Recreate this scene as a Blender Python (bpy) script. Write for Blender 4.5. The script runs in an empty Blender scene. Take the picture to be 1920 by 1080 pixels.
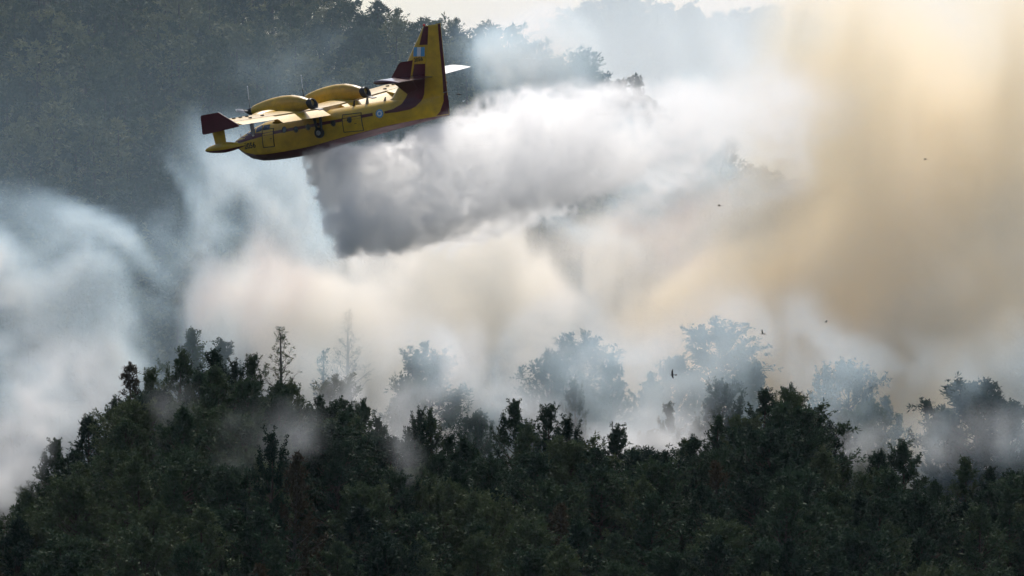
import bpy, bmesh, math, random, time
import numpy as np
from mathutils import Matrix, Vector, noise as mnoise

T0 = time.time()
sc = bpy.context.scene
col = sc.collection
R = math.radians

# ------------------------------------------------------------------ camera
FPX = 9969.0                       # focal length in pixels of a 1920 wide picture
cam = bpy.data.cameras.new('camera')
cam.sensor_width = 36.0
cam.lens = 36.0 * FPX / 1920.0
cam.clip_start = 0.5
cam.clip_end = 12000.0
cam_o = bpy.data.objects.new('camera', cam)
col.objects.link(cam_o)
cam_o.location = (0, 0, 0)
cam_o.rotation_euler = (R(90), 0, 0)
sc.camera = cam_o

# ------------------------------------------------------------------ sky, sun, exposure
SUN_EL, SUN_AZ = R(51), R(10)      # behind the scene, a little to the right
world = bpy.data.worlds.new('World')
sc.world = world
world.use_nodes = True
wn = world.node_tree
sky = wn.nodes.new('ShaderNodeTexSky')
sky.sky_type = 'NISHITA'
sky.sun_disc = False
sky.sun_elevation = SUN_EL
sky.sun_rotation = SUN_AZ
sky.altitude = 100
sky.air_density = 1.0
sky.dust_density = 2.0
sky.ozone_density = 1.0
wn.links.new(sky.outputs[0], wn.nodes['Background'].inputs[0])
wn.nodes['Background'].inputs[1].default_value = 0.10

sun = bpy.data.lights.new('sun', 'SUN')
sun.energy = 3.8
sun.angle = R(0.6)
sun.color = (1.0, 0.93, 0.84)
sun_o = bpy.data.objects.new('sun', sun)
col.objects.link(sun_o)
sdir = Vector((math.sin(SUN_AZ) * math.cos(SUN_EL), math.cos(SUN_AZ) * math.cos(SUN_EL), math.sin(SUN_EL)))
sun_o.rotation_euler = (-sdir).to_track_quat('-Z', 'Y').to_euler()
sun_o.location = (60, 300, 200)

vs = sc.view_settings
vs.view_transform = 'Standard'
vs.look = 'None'
vs.exposure = 0.20
vs.gamma = 1.0
cy = sc.cycles
cy.use_denoising = True
cy.use_adaptive_sampling = True
cy.adaptive_threshold = 0.04
cy.max_bounces = 14
cy.diffuse_bounces = 1
cy.glossy_bounces = 1
cy.transmission_bounces = 2
cy.transparent_max_bounces = 8
cy.volume_bounces = 12
cy.volume_step_rate = 3.0
cy.volume_max_steps = 256
cy.sample_clamp_indirect = 6.0


def at(px, py, Y):
    """world point seen at a 1920x1080 position, Y metres in front of the camera"""
    return Vector(((px - 960.0) / FPX * Y, Y, (540.0 - py) / FPX * Y))


# ------------------------------------------------------------------ helpers
def tag(o, label=None, cat=None, group=None, kind=None):
    if label: o['label'] = label
    if cat: o['category'] = cat
    if group: o['group'] = group
    if kind: o['kind'] = kind
    return o


def link(name, data, parent=None, mat=None):
    o = bpy.data.objects.new(name, data)
    col.objects.link(o)
    if parent is not None: o.parent = parent
    if mat is not None and data is not None and not data.materials: data.materials.append(mat)
    return o


def mesh_np(name, V, F, mats=(), smooth=False, midx=None):
    """mesh from numpy vertices and equal sized faces"""
    me = bpy.data.meshes.new(name)
    V = np.asarray(V, np.float32); F = np.asarray(F, np.int32)
    n = F.shape[1]
    me.vertices.add(len(V)); me.vertices.foreach_set('co', V.ravel())
    me.loops.add(F.size); me.loops.foreach_set('vertex_index', F.ravel())
    me.polygons.add(len(F))
    me.polygons.foreach_set('loop_start', np.arange(0, F.size, n, dtype=np.int32))
    if midx is not None: me.polygons.foreach_set('material_index', np.asarray(midx, np.int32))
    me.polygons.foreach_set('use_smooth', np.full(len(F), smooth))
    me.update(calc_edges=True)
    for m in mats: me.materials.append(m)
    return me


def bm_obj(name, bm, mat, parent=None, smooth=False, recalc=True):
    if recalc: bmesh.ops.recalc_face_normals(bm, faces=bm.faces)
    me = bpy.data.meshes.new(name)
    bm.to_mesh(me); bm.free()
    for p in me.polygons: p.use_smooth = smooth
    me.materials.append(mat)
    return link(name, me, parent)


# ---- numpy gradient noise
_rng = np.random.default_rng(7)
_G = _rng.normal(size=(32, 32, 32, 3)).astype(np.float32)
_G /= np.linalg.norm(_G, axis=-1, keepdims=True)
_RM = ((0.0, 0.8, 0.6), (-0.8, 0.36, -0.48), (-0.6, -0.48, 0.64))


def pnoise(x, y, z, s=0):
    x = x + 17.3 * s; y = y + 5.7 * s; z = z + 29.1 * s
    xi = np.floor(x); yi = np.floor(y); zi = np.floor(z)
    fx = (x - xi).astype(np.float32); fy = (y - yi).astype(np.float32); fz = (z - zi).astype(np.float32)
    xi = xi.astype(np.int32) & 31; yi = yi.astype(np.int32) & 31; zi = zi.astype(np.int32) & 31
    x1 = (xi + 1) & 31; y1 = (yi + 1) & 31; z1 = (zi + 1) & 31
    u = fx ** 3 * (fx * (fx * 6 - 15) + 10); v = fy ** 3 * (fy * (fy * 6 - 15) + 10); w = fz ** 3 * (fz * (fz * 6 - 15) + 10)

    def g(a, b, c, dx, dy, dz):
        q = _G[a, b, c]
        return q[..., 0] * dx + q[..., 1] * dy + q[..., 2] * dz

    def layer(zz, dz):
        a = g(xi, yi, zz, fx, fy, dz); b = g(x1, yi, zz, fx - 1, fy, dz); a = a + (b - a) * u
        c = g(xi, y1, zz, fx, fy - 1, dz); d = g(x1, y1, zz, fx - 1, fy - 1, dz); c = c + (d - c) * u
        return a + (c - a) * v
    a = layer(zi, fz); b = layer(z1, fz - 1)
    return a + (b - a) * w


def fbm(x, y, z, octv=4, s=0, gain=0.5, billow=False):
    t = 0; a = 1.0; n = 0
    for k in range(octv):
        x, y, z = [_RM[i][0] * x + _RM[i][1] * y + _RM[i][2] * z for i in range(3)]
        v = pnoise(x, y, z, s + k * 3.1)
        v = np.abs(v) * 1.93 if billow else v + 0.5
        t = t + a * v; n += a; a *= gain
        x = x * 2.03; y = y * 2.03; z = z * 2.03
    return t / n


def sstep(a, b, x):
    t = np.clip((x - a) / (b - a), 0, 1)
    return t * t * (3 - 2 * t)


# ------------------------------------------------------------------ materials
def mat_new(name):
    m = bpy.data.materials.new(name)
    m.use_nodes = True
    return m, m.node_tree, m.node_tree.nodes['Principled BSDF']


def mat_simple(name, c, rough=0.6, metal=0.0, spec=0.5, var=0.0, scale=3.0, bump=0.0, coat=0.0, grime=None):
    m, nt, p = mat_new(name)
    p.inputs['Base Color'].default_value = (*c, 1)
    p.inputs['Roughness'].default_value = rough
    p.inputs['Metallic'].default_value = metal
    p.inputs['Specular IOR Level'].default_value = spec
    p.inputs['Coat Weight'].default_value = coat
    p.inputs['Coat Roughness'].default_value = 0.15
    if var > 0:
        tc = nt.nodes.new('ShaderNodeTexCoord')
        nz = nt.nodes.new('ShaderNodeTexNoise')
        nz.inputs['Scale'].default_value = scale
        nz.inputs['Detail'].default_value = 5
        nz.inputs['Roughness'].default_value = 0.65
        nt.links.new(tc.outputs['Object'], nz.inputs['Vector'])
        rp = nt.nodes.new('ShaderNodeValToRGB')
        rp.color_ramp.elements[0].position = 0.3
        rp.color_ramp.elements[1].position = 0.72
        g = grime or tuple(v * (1 - var) for v in c)
        rp.color_ramp.elements[0].color = (*g, 1)
        rp.color_ramp.elements[1].color = (*tuple(min(1, v * (1 + var * 0.4)) for v in c), 1)
        nt.links.new(nz.outputs['Fac'], rp.inputs['Fac'])
        nt.links.new(rp.outputs['Color'], p.inputs['Base Color'])
        rr = nt.nodes.new('ShaderNodeMapRange')
        rr.inputs['To Min'].default_value = rough * 1.35
        rr.inputs['To Max'].default_value = rough * 0.75
        nt.links.new(nz.outputs['Fac'], rr.inputs['Value'])
        nt.links.new(rr.outputs[0], p.inputs['Roughness'])
        if bump:
            b = nt.nodes.new('ShaderNodeBump')
            b.inputs['Strength'].default_value = bump
            b.inputs['Distance'].default_value = 0.02
            nt.links.new(nz.outputs['Fac'], b.inputs['Height'])
            nt.links.new(b.outputs[0], p.inputs['Normal'])
    return m


def foliage_mat(name, c0, c1, c2, trans=0.12, per_tree=None):
    """needles: colour differs from tree to tree and from clump to clump"""
    m, nt, p = mat_new(name)
    oi = nt.nodes.new('ShaderNodeObjectInfo')
    ge = nt.nodes.new('ShaderNodeNewGeometry')
    tc = nt.nodes.new('ShaderNodeTexCoord')
    nz = nt.nodes.new('ShaderNodeTexNoise')
    nz.inputs['Scale'].default_value = 0.9
    nz.inputs['Detail'].default_value = 3
    nt.links.new(tc.outputs['Object'], nz.inputs['Vector'])
    ad = nt.nodes.new('ShaderNodeMath'); ad.operation = 'MULTIPLY_ADD'
    nt.links.new(nz.outputs['Fac'], ad.inputs[0]); ad.inputs[1].default_value = 0.7
    ml = nt.nodes.new('ShaderNodeMath'); ml.operation = 'MULTIPLY_ADD'
    if per_tree:                       # the tint each tree of a joined wood carries
        ta = nt.nodes.new('ShaderNodeAttribute'); ta.attribute_name = per_tree
        nt.links.new(ta.outputs['Fac'], ml.inputs[0])
    else:
        nt.links.new(oi.outputs['Random'], ml.inputs[0])
    ml.inputs[1].default_value = 0.7
    ml.inputs[2].default_value = -0.2
    nt.links.new(ml.outputs[0], ad.inputs[2])
    rp = nt.nodes.new('ShaderNodeValToRGB')
    e = rp.color_ramp.elements
    e[0].position = 0.15; e[0].color = (*c0, 1)
    e[1].position = 0.85; e[1].color = (*c2, 1)
    k = e.new(0.5); k.color = (*c1, 1)
    nt.links.new(ad.outputs[0], rp.inputs['Fac'])
    p.inputs['Roughness'].default_value = 0.62
    p.inputs['Specular IOR Level'].default_value = 0.05
    nt.links.new(rp.outputs['Color'], p.inputs['Base Color'])
    tr = nt.nodes.new('ShaderNodeBsdfTranslucent')
    nt.links.new(rp.outputs['Color'], tr.inputs['Color'])
    mx = nt.nodes.new('ShaderNodeMixShader')
    mx.inputs[0].default_value = trans
    out = nt.nodes['Material Output']
    nt.links.new(p.outputs[0], mx.inputs[1]); nt.links.new(tr.outputs[0], mx.inputs[2])
    nt.links.new(mx.outputs[0], out.inputs['Surface'])
    return m


M = {}
M['needles'] = foliage_mat('pine_needles', (0.016, 0.036, 0.023), (0.036, 0.068, 0.037), (0.085, 0.112, 0.052))
M['needles_far'] = foliage_mat('pine_needles_hillside', (0.018, 0.036, 0.021), (0.050, 0.074, 0.035), (0.145, 0.150, 0.064))
M['needles_wood'] = foliage_mat('pine_needles_wood', (0.014, 0.030, 0.018), (0.050, 0.074, 0.035), (0.17, 0.17, 0.075), per_tree='tint')
M['needles_dry'] = foliage_mat('scorched_needles', (0.030, 0.024, 0.014), (0.05, 0.04, 0.022), (0.07, 0.056, 0.03))
M['bark'] = mat_simple('pine_bark', (0.07, 0.05, 0.04), 0.9, spec=0.2, var=0.5, scale=6, bump=0.6)
M['bark_grey'] = mat_simple('dead_grey_bark', (0.10, 0.09, 0.08), 0.9, spec=0.2, var=0.4, scale=6, bump=0.5)
M['soil'] = mat_simple('forest_floor', (0.034, 0.030, 0.018), 0.95, spec=0.05, var=0.5, scale=0.35, bump=0.5, grime=(0.018, 0.022, 0.011))
M['yellow'] = mat_simple('yellow_paint', (0.62, 0.37, 0.012), 0.40, var=0.34, scale=1.3, coat=0.3, grime=(0.46, 0.275, 0.014))
def sooty(name, base, x0, x1):
    """yellow paint with exhaust soot smeared over its rear end"""
    m = base.copy(); m.name = name
    nt = m.node_tree; p = nt.nodes['Principled BSDF']
    src = p.inputs['Base Color'].links[0].from_socket
    tc = nt.nodes.new('ShaderNodeTexCoord'); sp = nt.nodes.new('ShaderNodeSeparateXYZ')
    nt.links.new(tc.outputs['Object'], sp.inputs[0])
    mr = nt.nodes.new('ShaderNodeMapRange'); mr.inputs['From Min'].default_value = x1; mr.inputs['From Max'].default_value = x0
    nt.links.new(sp.outputs['X'], mr.inputs['Value'])
    mp = nt.nodes.new('ShaderNodeMapping'); mp.inputs['Scale'].default_value = (0.6, 3.0, 3.0)
    nt.links.new(tc.outputs['Object'], mp.inputs[0])
    nz = nt.nodes.new('ShaderNodeTexNoise'); nz.inputs['Scale'].default_value = 1.6; nz.inputs['Detail'].default_value = 5
    nt.links.new(mp.outputs[0], nz.inputs['Vector'])
    mu = nt.nodes.new('ShaderNodeMath'); mu.operation = 'MULTIPLY'
    nt.links.new(mr.outputs[0], mu.inputs[0]); nt.links.new(nz.outputs['Fac'], mu.inputs[1])
    mx = nt.nodes.new('ShaderNodeMix'); mx.data_type = 'RGBA'
    nt.links.new(mu.outputs[0], mx.inputs[0]); nt.links.new(src, mx.inputs[6]); mx.inputs[7].default_value = (0.05, 0.04, 0.03, 1)
    nt.links.new(mx.outputs[2], p.inputs['Base Color'])
    return m


M['sooty'] = sooty('sooty_yellow_paint', M['yellow'], 9.5, 12.8)
M['wing'] = sooty('streaked_yellow_paint', M['yellow'], 8.6, 13.2)
M['red'] = mat_simple('maroon_paint', (0.095, 0.004, 0.016), 0.36, spec=0.5, var=0.25, scale=1.6)
M['red_gloss'] = mat_simple('polished_maroon_paint', (0.10, 0.006, 0.02), 0.3, spec=0.9, var=0.2, scale=1.6, coat=1.0)
M['black'] = mat_simple('black_paint', (0.012, 0.012, 0.013), 0.4, var=0.3, scale=5)
M['soot'] = mat_simple('sooty_metal', (0.03, 0.03, 0.033), 0.45, metal=0.6, var=0.4, scale=6)
M['rubber'] = mat_simple('tyre_rubber', (0.016, 0.016, 0.017), 0.8, var=0.3, scale=8)
M['metal'] = mat_simple('grey_metal', (0.32, 0.34, 0.36), 0.4, metal=0.8, var=0.25, scale=5)
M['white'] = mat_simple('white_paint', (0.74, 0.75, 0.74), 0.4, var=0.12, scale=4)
M['blue'] = mat_simple('sky_blue_paint', (0.10, 0.34, 0.58), 0.4, var=0.12, scale=4)
M['glass'] = mat_simple('dark_cockpit_glass', (0.02, 0.028, 0.034), 0.06, spec=0.8, var=0.1, scale=3)
M['beacon'] = mat_simple('red_beacon_lens', (0.55, 0.03, 0.03), 0.2, var=0.1, scale=9)
M['bird'] = mat_simple('dark_plumage', (0.018, 0.017, 0.018), 0.7, var=0.4, scale=20)

# ------------------------------------------------------------------ terrain
# tree-top line of the near ridge as (x, y) of the photograph, turned into metres at 450 m
_tops = [(-250, 1160), (-120, 1070), (0, 962), (80, 882), (180, 766), (300, 684), (420, 668), (540, 685), (650, 715), (760, 775), (900, 812),
         (1000, 775), (1120, 805), (1240, 800), (1340, 770), (1440, 735), (1520, 775), (1620, 840), (1720, 870), (1820, 868), (1940, 880), (2100, 890), (2300, 900)]
_tx = np.array([(p[0] - 960) * 450 / FPX for p in _tops])
_tz = np.array([(540 - p[1]) * 450 / FPX - 9.2 for p in _tops])
_cx = np.linspace(-70, 70, 281)
_cz = np.interp(_cx, _tx, _tz)
_k = np.hanning(17); _k /= _k.sum()
_cz = np.convolve(np.pad(_cz, 8, 'edge'), _k, 'valid')
# sky line of the wooded hill behind, as metres above the camera at its crest
_hx = np.array([-400, -110, -60, -36, -28, -18, -9, 0, 6, 12, 20, 30, 45, 70, 120, 400.])
_hz = np.array([75, 68, 52, 40.5, 36, 33, 31, 27.5, 24.5, 22, 16.5, 9.5, 4, 2, 0, 0.])
_fx = np.array([-600, -120, -40, 0, 15, 20, 30, 50, 70, 100, 160, 300, 700.])
_fz = np.array([46, 46, 48, 54, 60, 63, 65.5, 65, 62, 52, 40, 30, 30.])


def ground(x, y):
    x = np.asarray(x, float); y = np.asarray(y, float)
    crest = np.interp(x, _cx, _cz)
    front = crest - 0.20 * (450 - y) - 0.0011 * (450 - y) ** 2
    near = -1.75 - 62 * sstep(2, 140, y)
    front = np.maximum(front, -64)
    w = sstep(250, 350, y)
    zf = near * (1 - w) + front * w
    back = -17.5 + 1.8 * np.sin(x * 0.09) - 6 * sstep(-20, -60, x)
    zb = crest + (back - crest) * sstep(452, 492, y)
    zb = zb - 9 * sstep(545, 610, y)
    z = np.where(y < 452, zf, zb)
    hc = np.interp(x, _hx, _hz) + 28
    t = np.clip((y - 610) / (900 - 610), 0, 1)
    hill = hc * (0.72 * t + 0.28 * np.sin(t * math.pi / 2))
    hill = hill - hc * 1.05 * sstep(915, 1120, y)
    fc = np.interp(x, _fx, _fz) + 30
    far = fc * sstep(1080, 1500, y) * (1 - 0.75 * sstep(1520, 2100, y))
    z = z + np.where(y > 610, hill, 0) + far
    return z + 0.7 * np.sin(x * 0.21 + y * 0.05) * np.sin(y * 0.13 - x * 0.04) * sstep(20, 120, y)


def build_terrain():
    xs = np.concatenate([-np.geomspace(6000, 170, 16), np.arange(-160, 160.1, 2.5), np.geomspace(170, 6000, 16)])
    ys = np.concatenate([[-3000, -1200, -500, -200, -60], np.arange(-20, 330, 10), np.arange(330, 640, 2.5), np.arange(640, 1130, 5), np.arange(1130, 1700, 12),
                         np.geomspace(1700, 11000, 22)])
    X, Y = np.meshgrid(xs, ys, indexing='ij')
    Z = ground(X, Y)
    nx, ny = len(xs), len(ys)
    i = np.arange(nx * ny).reshape(nx, ny)
    F = np.stack([i[:-1, :-1], i[1:, :-1], i[1:, 1:], i[:-1, 1:]], -1).reshape(-1, 4)
    me = mesh_np('terrain', np.stack([X, Y, Z], -1).reshape(-1, 3), F, [M['soil']], True)
    o = link('terrain', me)
    tag(o, 'brown forest floor of the wooded ridges and valley', 'terrain', kind='structure')


build_terrain()


# ------------------------------------------------------------------ trees
def tube_np(pts, rad, sides=5):
    pts = np.asarray(pts, float); n = len(pts)
    V = []; F = []
    up = np.array([0.3, 0.2, 1.0])
    for i in range(n):
        d = pts[min(i + 1, n - 1)] - pts[max(i - 1, 0)]
        d = d / (np.linalg.norm(d) + 1e-9)
        a = np.cross(d, up if abs(d[2]) < 0.9 else np.array([1.0, 0, 0])); a /= np.linalg.norm(a)
        b = np.cross(d, a)
        for k in range(sides):
            t = 2 * math.pi * k / sides
            V.append(pts[i] + rad[i] * (a * math.cos(t) + b * math.sin(t)))
    for i in range(n - 1):
        for k in range(sides):
            k2 = (k + 1) % sides
            F.append((i * sides + k, i * sides + k2, (i + 1) * sides + k2, (i + 1) * sides + k))
    return np.array(V), np.array(F)


CN = {}


def set_normals(me, N):
    a = me.attributes.new('custom_normal', 'FLOAT_VECTOR', 'POINT')
    a.data.foreach_set('vector', np.ascontiguousarray(N, np.float32).ravel())


def make_tree(name, seed, H, Rr, shape, nbr, ntw, blades, blen, bwid, base=0.12, dens=1.0, leaf='needles', bark='bark', limb_sides=4, droop=0.0, tufts_per=3, shoots=0, ragged=0.35):
    """returns (trunk mesh, crown mesh); the tree stands at the origin"""
    rg = np.random.default_rng(seed)
    n = 9
    zz = np.linspace(0, H * 0.96, n)
    wob = np.cumsum(rg.normal(0, 0.035 * H / 9, (n, 2)), 0); wob[0] = 0
    trunk = np.column_stack([wob, zz])
    r0 = 0.018 * H
    Vs, Fs, off = [], [], 0

    def addt(p, r, s):
        nonlocal off
        v, f = tube_np(p, r, s)
        Vs.append(v); Fs.append(f + off); off += len(v)
    tz = zz.copy(); tz[0] = -0.8
    tr = trunk.copy(); tr[0, 2] = -0.8
    addt(tr, r0 * (1 - 0.9 * np.linspace(0, 1, n) ** 0.9) + 0.012, 6)
    T, D, S = [], [], []
    az = rg.random() * 6.28
    for i in range(nbr):
        t = (i + rg.random()) / nbr
        h = H * (base + (0.97 - base) * t)
        if shape == 'cone':
            pr = (1 - t) ** 0.75 * (0.55 + 0.45 * min(1, t / 0.22)) + 0.07
            el = R(12 + 50 * t) + rg.normal(0, 0.16)
        elif shape == 'spire':
            pr = (0.85 * (1 - t) ** 0.95 + 0.13) * (0.6 + 0.4 * min(1, t / 0.3))
            el = R(14 + 48 * t) + rg.normal(0, 0.15)
        elif shape == 'round':
            pr = math.sqrt(max(0.02, 1 - (2 * (t - 0.42) / 1.2) ** 2)) * (0.55 + 0.45 * min(1, t / 0.15))
            el = R(8 + 55 * t) + rg.normal(0, 0.2)
        else:  # umbrella
            pr = 0.45 + 0.55 * math.sin(math.pi * min(1, 0.18 + 0.72 * t))
            el = R(16 + 44 * t) + rg.normal(0, 0.18)
        az += 2.4 + rg.normal(0, 0.35)
        ln = Rr * pr * rg.uniform(1 - ragged * 1.1, 1 + ragged * 0.8)
        base_p = np.array([np.interp(h, zz, trunk[:, 0]), np.interp(h, zz, trunk[:, 1]), h])
        m = 5
        pts = [base_p]
        e = el - 0.25
        for k in range(1, m):
            e += 0.14 + rg.normal(0, 0.07) - droop * 0.1
            d = np.array([math.cos(az) * math.cos(e), math.sin(az) * math.cos(e), math.sin(e)])
            pts.append(pts[-1] + d * ln / (m - 1))
        pts = np.array(pts)
        br = max(0.014, 0.011 * ln + 0.25 * r0 * (1 - t))
        addt(pts, br * np.linspace(1, 0.25, m), limb_sides)
        for q in range(shoots):        # upright leading shoots, needles all along them
            s = rg.uniform(0.4, 1.0) if q else 1.0
            p = np.array([np.interp(s * (m - 1), range(m), pts[:, c]) for c in range(3)])
            ta = az + rg.normal(0, 0.5); te = max(e, 0.3) + rg.normal(0.35, 0.25)
            d = np.array([math.cos(ta) * math.cos(te), math.sin(ta) * math.cos(te), math.sin(te)])
            tl = rg.uniform(0.35, 0.95) * (1.2 if q == 0 else 0.8) * (1.35 if shape == 'spire' else 1)
            addt(np.array([p, p + d * tl]), [br * 0.4, 0.01], 3)
            for c in np.arange(0.05, tl, 0.15):
                if rg.random() < min(1, dens + 0.1): T.append(p + d * c + rg.normal(0, 0.03, 3)); D.append(d * 1.3); S.append(rg.uniform(0.7, 1.05) * (1 - 0.35 * c / tl))
        nt = max(2, int(ntw * (0.45 + 0.55 * pr)))
        for q in range(nt):
            s = rg.uniform(0.25, 1.0) ** 0.8
            if q == 0: s = 1.0
            p = np.array([np.interp(s * (m - 1), range(m), pts[:, c]) for c in range(3)])
            ta = az + rg.normal(0, 0.85)
            te = e * 0.5 + rg.normal(0.30, 0.42)
            tl = ln * rg.uniform(0.13, 0.36) * (1.15 - 0.4 * s) + 0.16
            d = np.array([math.cos(ta) * math.cos(te), math.sin(ta) * math.cos(te), math.sin(te)])
            tip = p + d * tl
            if limb_sides >= 4 and (q % 2 == 0 or dens < 0.7):
                addt(np.array([p, tip]), [br * 0.35, 0.008], 3)
            for c in range(tufts_per):
                if rg.random() > dens: continue
                f = 1 - 0.42 * c * rg.uniform(0.6, 1.2)
                T.append(p + d * tl * f + rg.normal(0, 0.05, 3)); D.append(d * 0.8 + np.array([0, 0, 0.45])); S.append(rg.uniform(0.75, 1.3))
    for k in range(6):
        T.append(trunk[-1] + np.array([0, 0, -0.13 * k]) + rg.normal(0, 0.07, 3)); D.append(np.array([0, 0, 1.0])); S.append(1.0)
    T = np.array(T); D = np.array(D); S = np.array(S)
    K = len(T); B = blades
    d = D[:, None, :] * 0.75 + rg.normal(0, 0.62, (K, B, 3))
    d /= np.linalg.norm(d, axis=2, keepdims=True)
    L = (blen * rg.uniform(0.6, 1.25, (K, B)) * S[:, None])[..., None]
    side = np.cross(d, rg.normal(0, 1, (K, B, 3))); side /= np.linalg.norm(side, axis=2, keepdims=True) + 1e-9
    o = T[:, None, :] + rg.normal(0, blen * 0.16, (K, B, 3))
    w = bwid * rg.uniform(0.7, 1.3, (K, B))[..., None]
    V = np.stack([o + d * L * 0.1 - side * w * 0.3, o + d * L * 0.62 + side * w * 0.5, o + d * L, o + d * L * 0.55 - side * w * 0.5], 2).reshape(-1, 3)
    Fq = np.arange(len(V)).reshape(-1, 4)
    # needles shade as soft clumps: normals lean outward from the crown and from each tuft
    axis = np.column_stack([np.interp(T[:, 2], zz, trunk[:, 0]), np.interp(T[:, 2], zz, trunk[:, 1]), T[:, 2] - 0.25 * H * 0.3])
    outw = T - axis; outw /= np.linalg.norm(outw, axis=1, keepdims=True) + 1e-6
    rel = (V.reshape(K, B, 4, 3) - (T - D * blen * 0.1)[:, None, None, :]) / blen
    nr = outw[:, None, None, :] * 0.75 + rel * 0.8 + np.array([0, 0, 0.25])
    nr = nr / (np.linalg.norm(nr, axis=3, keepdims=True) + 1e-6)
    crown = mesh_np(name + '_crown', V, Fq, [M[leaf]])
    set_normals(crown, nr.reshape(-1, 3))
    CN[crown.name] = nr.reshape(-1, 3).astype(np.float32)
    tm = mesh_np(name + '_trunk', np.concatenate(Vs), np.concatenate(Fs), [M[bark]], True)
    return tm, crown, float(V[:, 2].max())


VAR = {}
for i in range(5):
    VAR['cone%d' % i] = make_tree('pine_cone', 10 + i, 10.5 + 0.5 * i, 3.5 + 0.15 * i, 'cone', 50, 10, 8, 0.34, 0.10, tufts_per=2, shoots=4, ragged=0.42)
for i in range(4):
    VAR['spire%d' % i] = make_tree('pine_spire', 30 + i, 10 + 0.6 * i, 3.0 + 0.2 * i, 'spire', 42, 6, 8, 0.33, 0.095, base=0.16, tufts_per=2, shoots=4, ragged=0.5)
for i in range(4):
    VAR['round%d' % i] = make_tree('pine_round', 50 + i, 9.5 + 0.5 * i, 3.6 + 0.15 * i, 'round', 60, 14, 8, 0.36, 0.105, base=0.14, tufts_per=3, shoots=4, ragged=0.36)
for i in range(3):
    VAR['umb%d' % i] = make_tree('pine_umbrella', 70 + i, 12 + 0.4 * i, 3.5, 'umb', 42, 15, 9, 0.38, 0.09, base=0.42)
for i in range(3):
    VAR['bare%d' % i] = make_tree('pine_bare', 90 + i, 11.5, 2.3, 'spire', 44, 8, 6, 0.24, 0.06, base=0.22, dens=0.30, bark='bark_grey')
for i in range(2):
    VAR['dry%d' % i] = make_tree('pine_dry', 95 + i, 10, 2.3, 'cone', 46, 9, 7, 0.30, 0.075, dens=0.75, leaf='needles_dry', bark='bark_grey')
for i in range(6):
    VAR['far%d' % i] = make_tree('pine_far', 110 + i, 10.5 + 0.4 * (i % 3), 2.6 + 0.25 * (i % 4), ('cone', 'round', 'cone', 'round', 'cone', 'umb')[i], 30, 7, 6, 0.52, 0.16,
                               leaf='needles_far', limb_sides=3, tufts_per=2, base=0.15)
print('trees', time.time() - T0)
rnd = random.Random(4)


def place_tree(var, x, y, label, group, h=None, rz=None, name='pine_tree', z=None, lean=0.02, wide=1.0):
    tm, cm, H = VAR[var]
    root = bpy.data.objects.new(name, None)
    col.objects.link(root)
    root.empty_display_size = 0.5
    zz = float(ground(x, y)) if z is None else z
    s = (h / H) if h else rnd.uniform(0.88, 1.12)
    root.location = (x, y, zz - 0.15)
    root.rotation_euler = (rnd.gauss(0, lean), rnd.gauss(0, lean), rnd.uniform(0, 6.28) if rz is None else rz)
    root.scale = (s * wide, s * wide, s)
    tag(root, label, 'tree', group)
    a = bpy.data.objects.new('trunk', tm); col.objects.link(a); a.parent = root
    b = bpy.data.objects.new('crown', cm); col.objects.link(b); b.parent = root
    return root


placed = []
ORD = ['leftmost', 'second from left', 'third from left', 'fourth from left', 'fifth from left', 'sixth from left', 'seventh from left', 'eighth from left', 'ninth from left', 'tenth from left']


def number_off(rows):
    """rows: (px, base label, object): alike neighbours are told apart by their order across the picture"""
    by = {}
    for px, lab, o in rows: by.setdefault(lab, []).append((px, o))
    for lab, L in by.items():
        L.sort(key=lambda t: t[0])
        for k, (px, o) in enumerate(L):
            o['label'] = lab if len(L) == 1 else '%s, %s' % (lab, ORD[min(k, 9)])




def hero(px, py, Y, var, label, wide=1.0, hmin=6.0, hmax=14.5, group=None):
    """a tree whose top stands at photograph position (px, py), Y metres away"""
    p = at(px, py, Y)
    g = float(ground(p.x, p.y))
    h = min(max(p.z - g, hmin), hmax)
    placed.append((p.x, p.y, 1.5))
    return place_tree(var, p.x, p.y, label, group, h=h, wide=wide, z=p.z - h if p.z - g > hmax else g)


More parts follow.
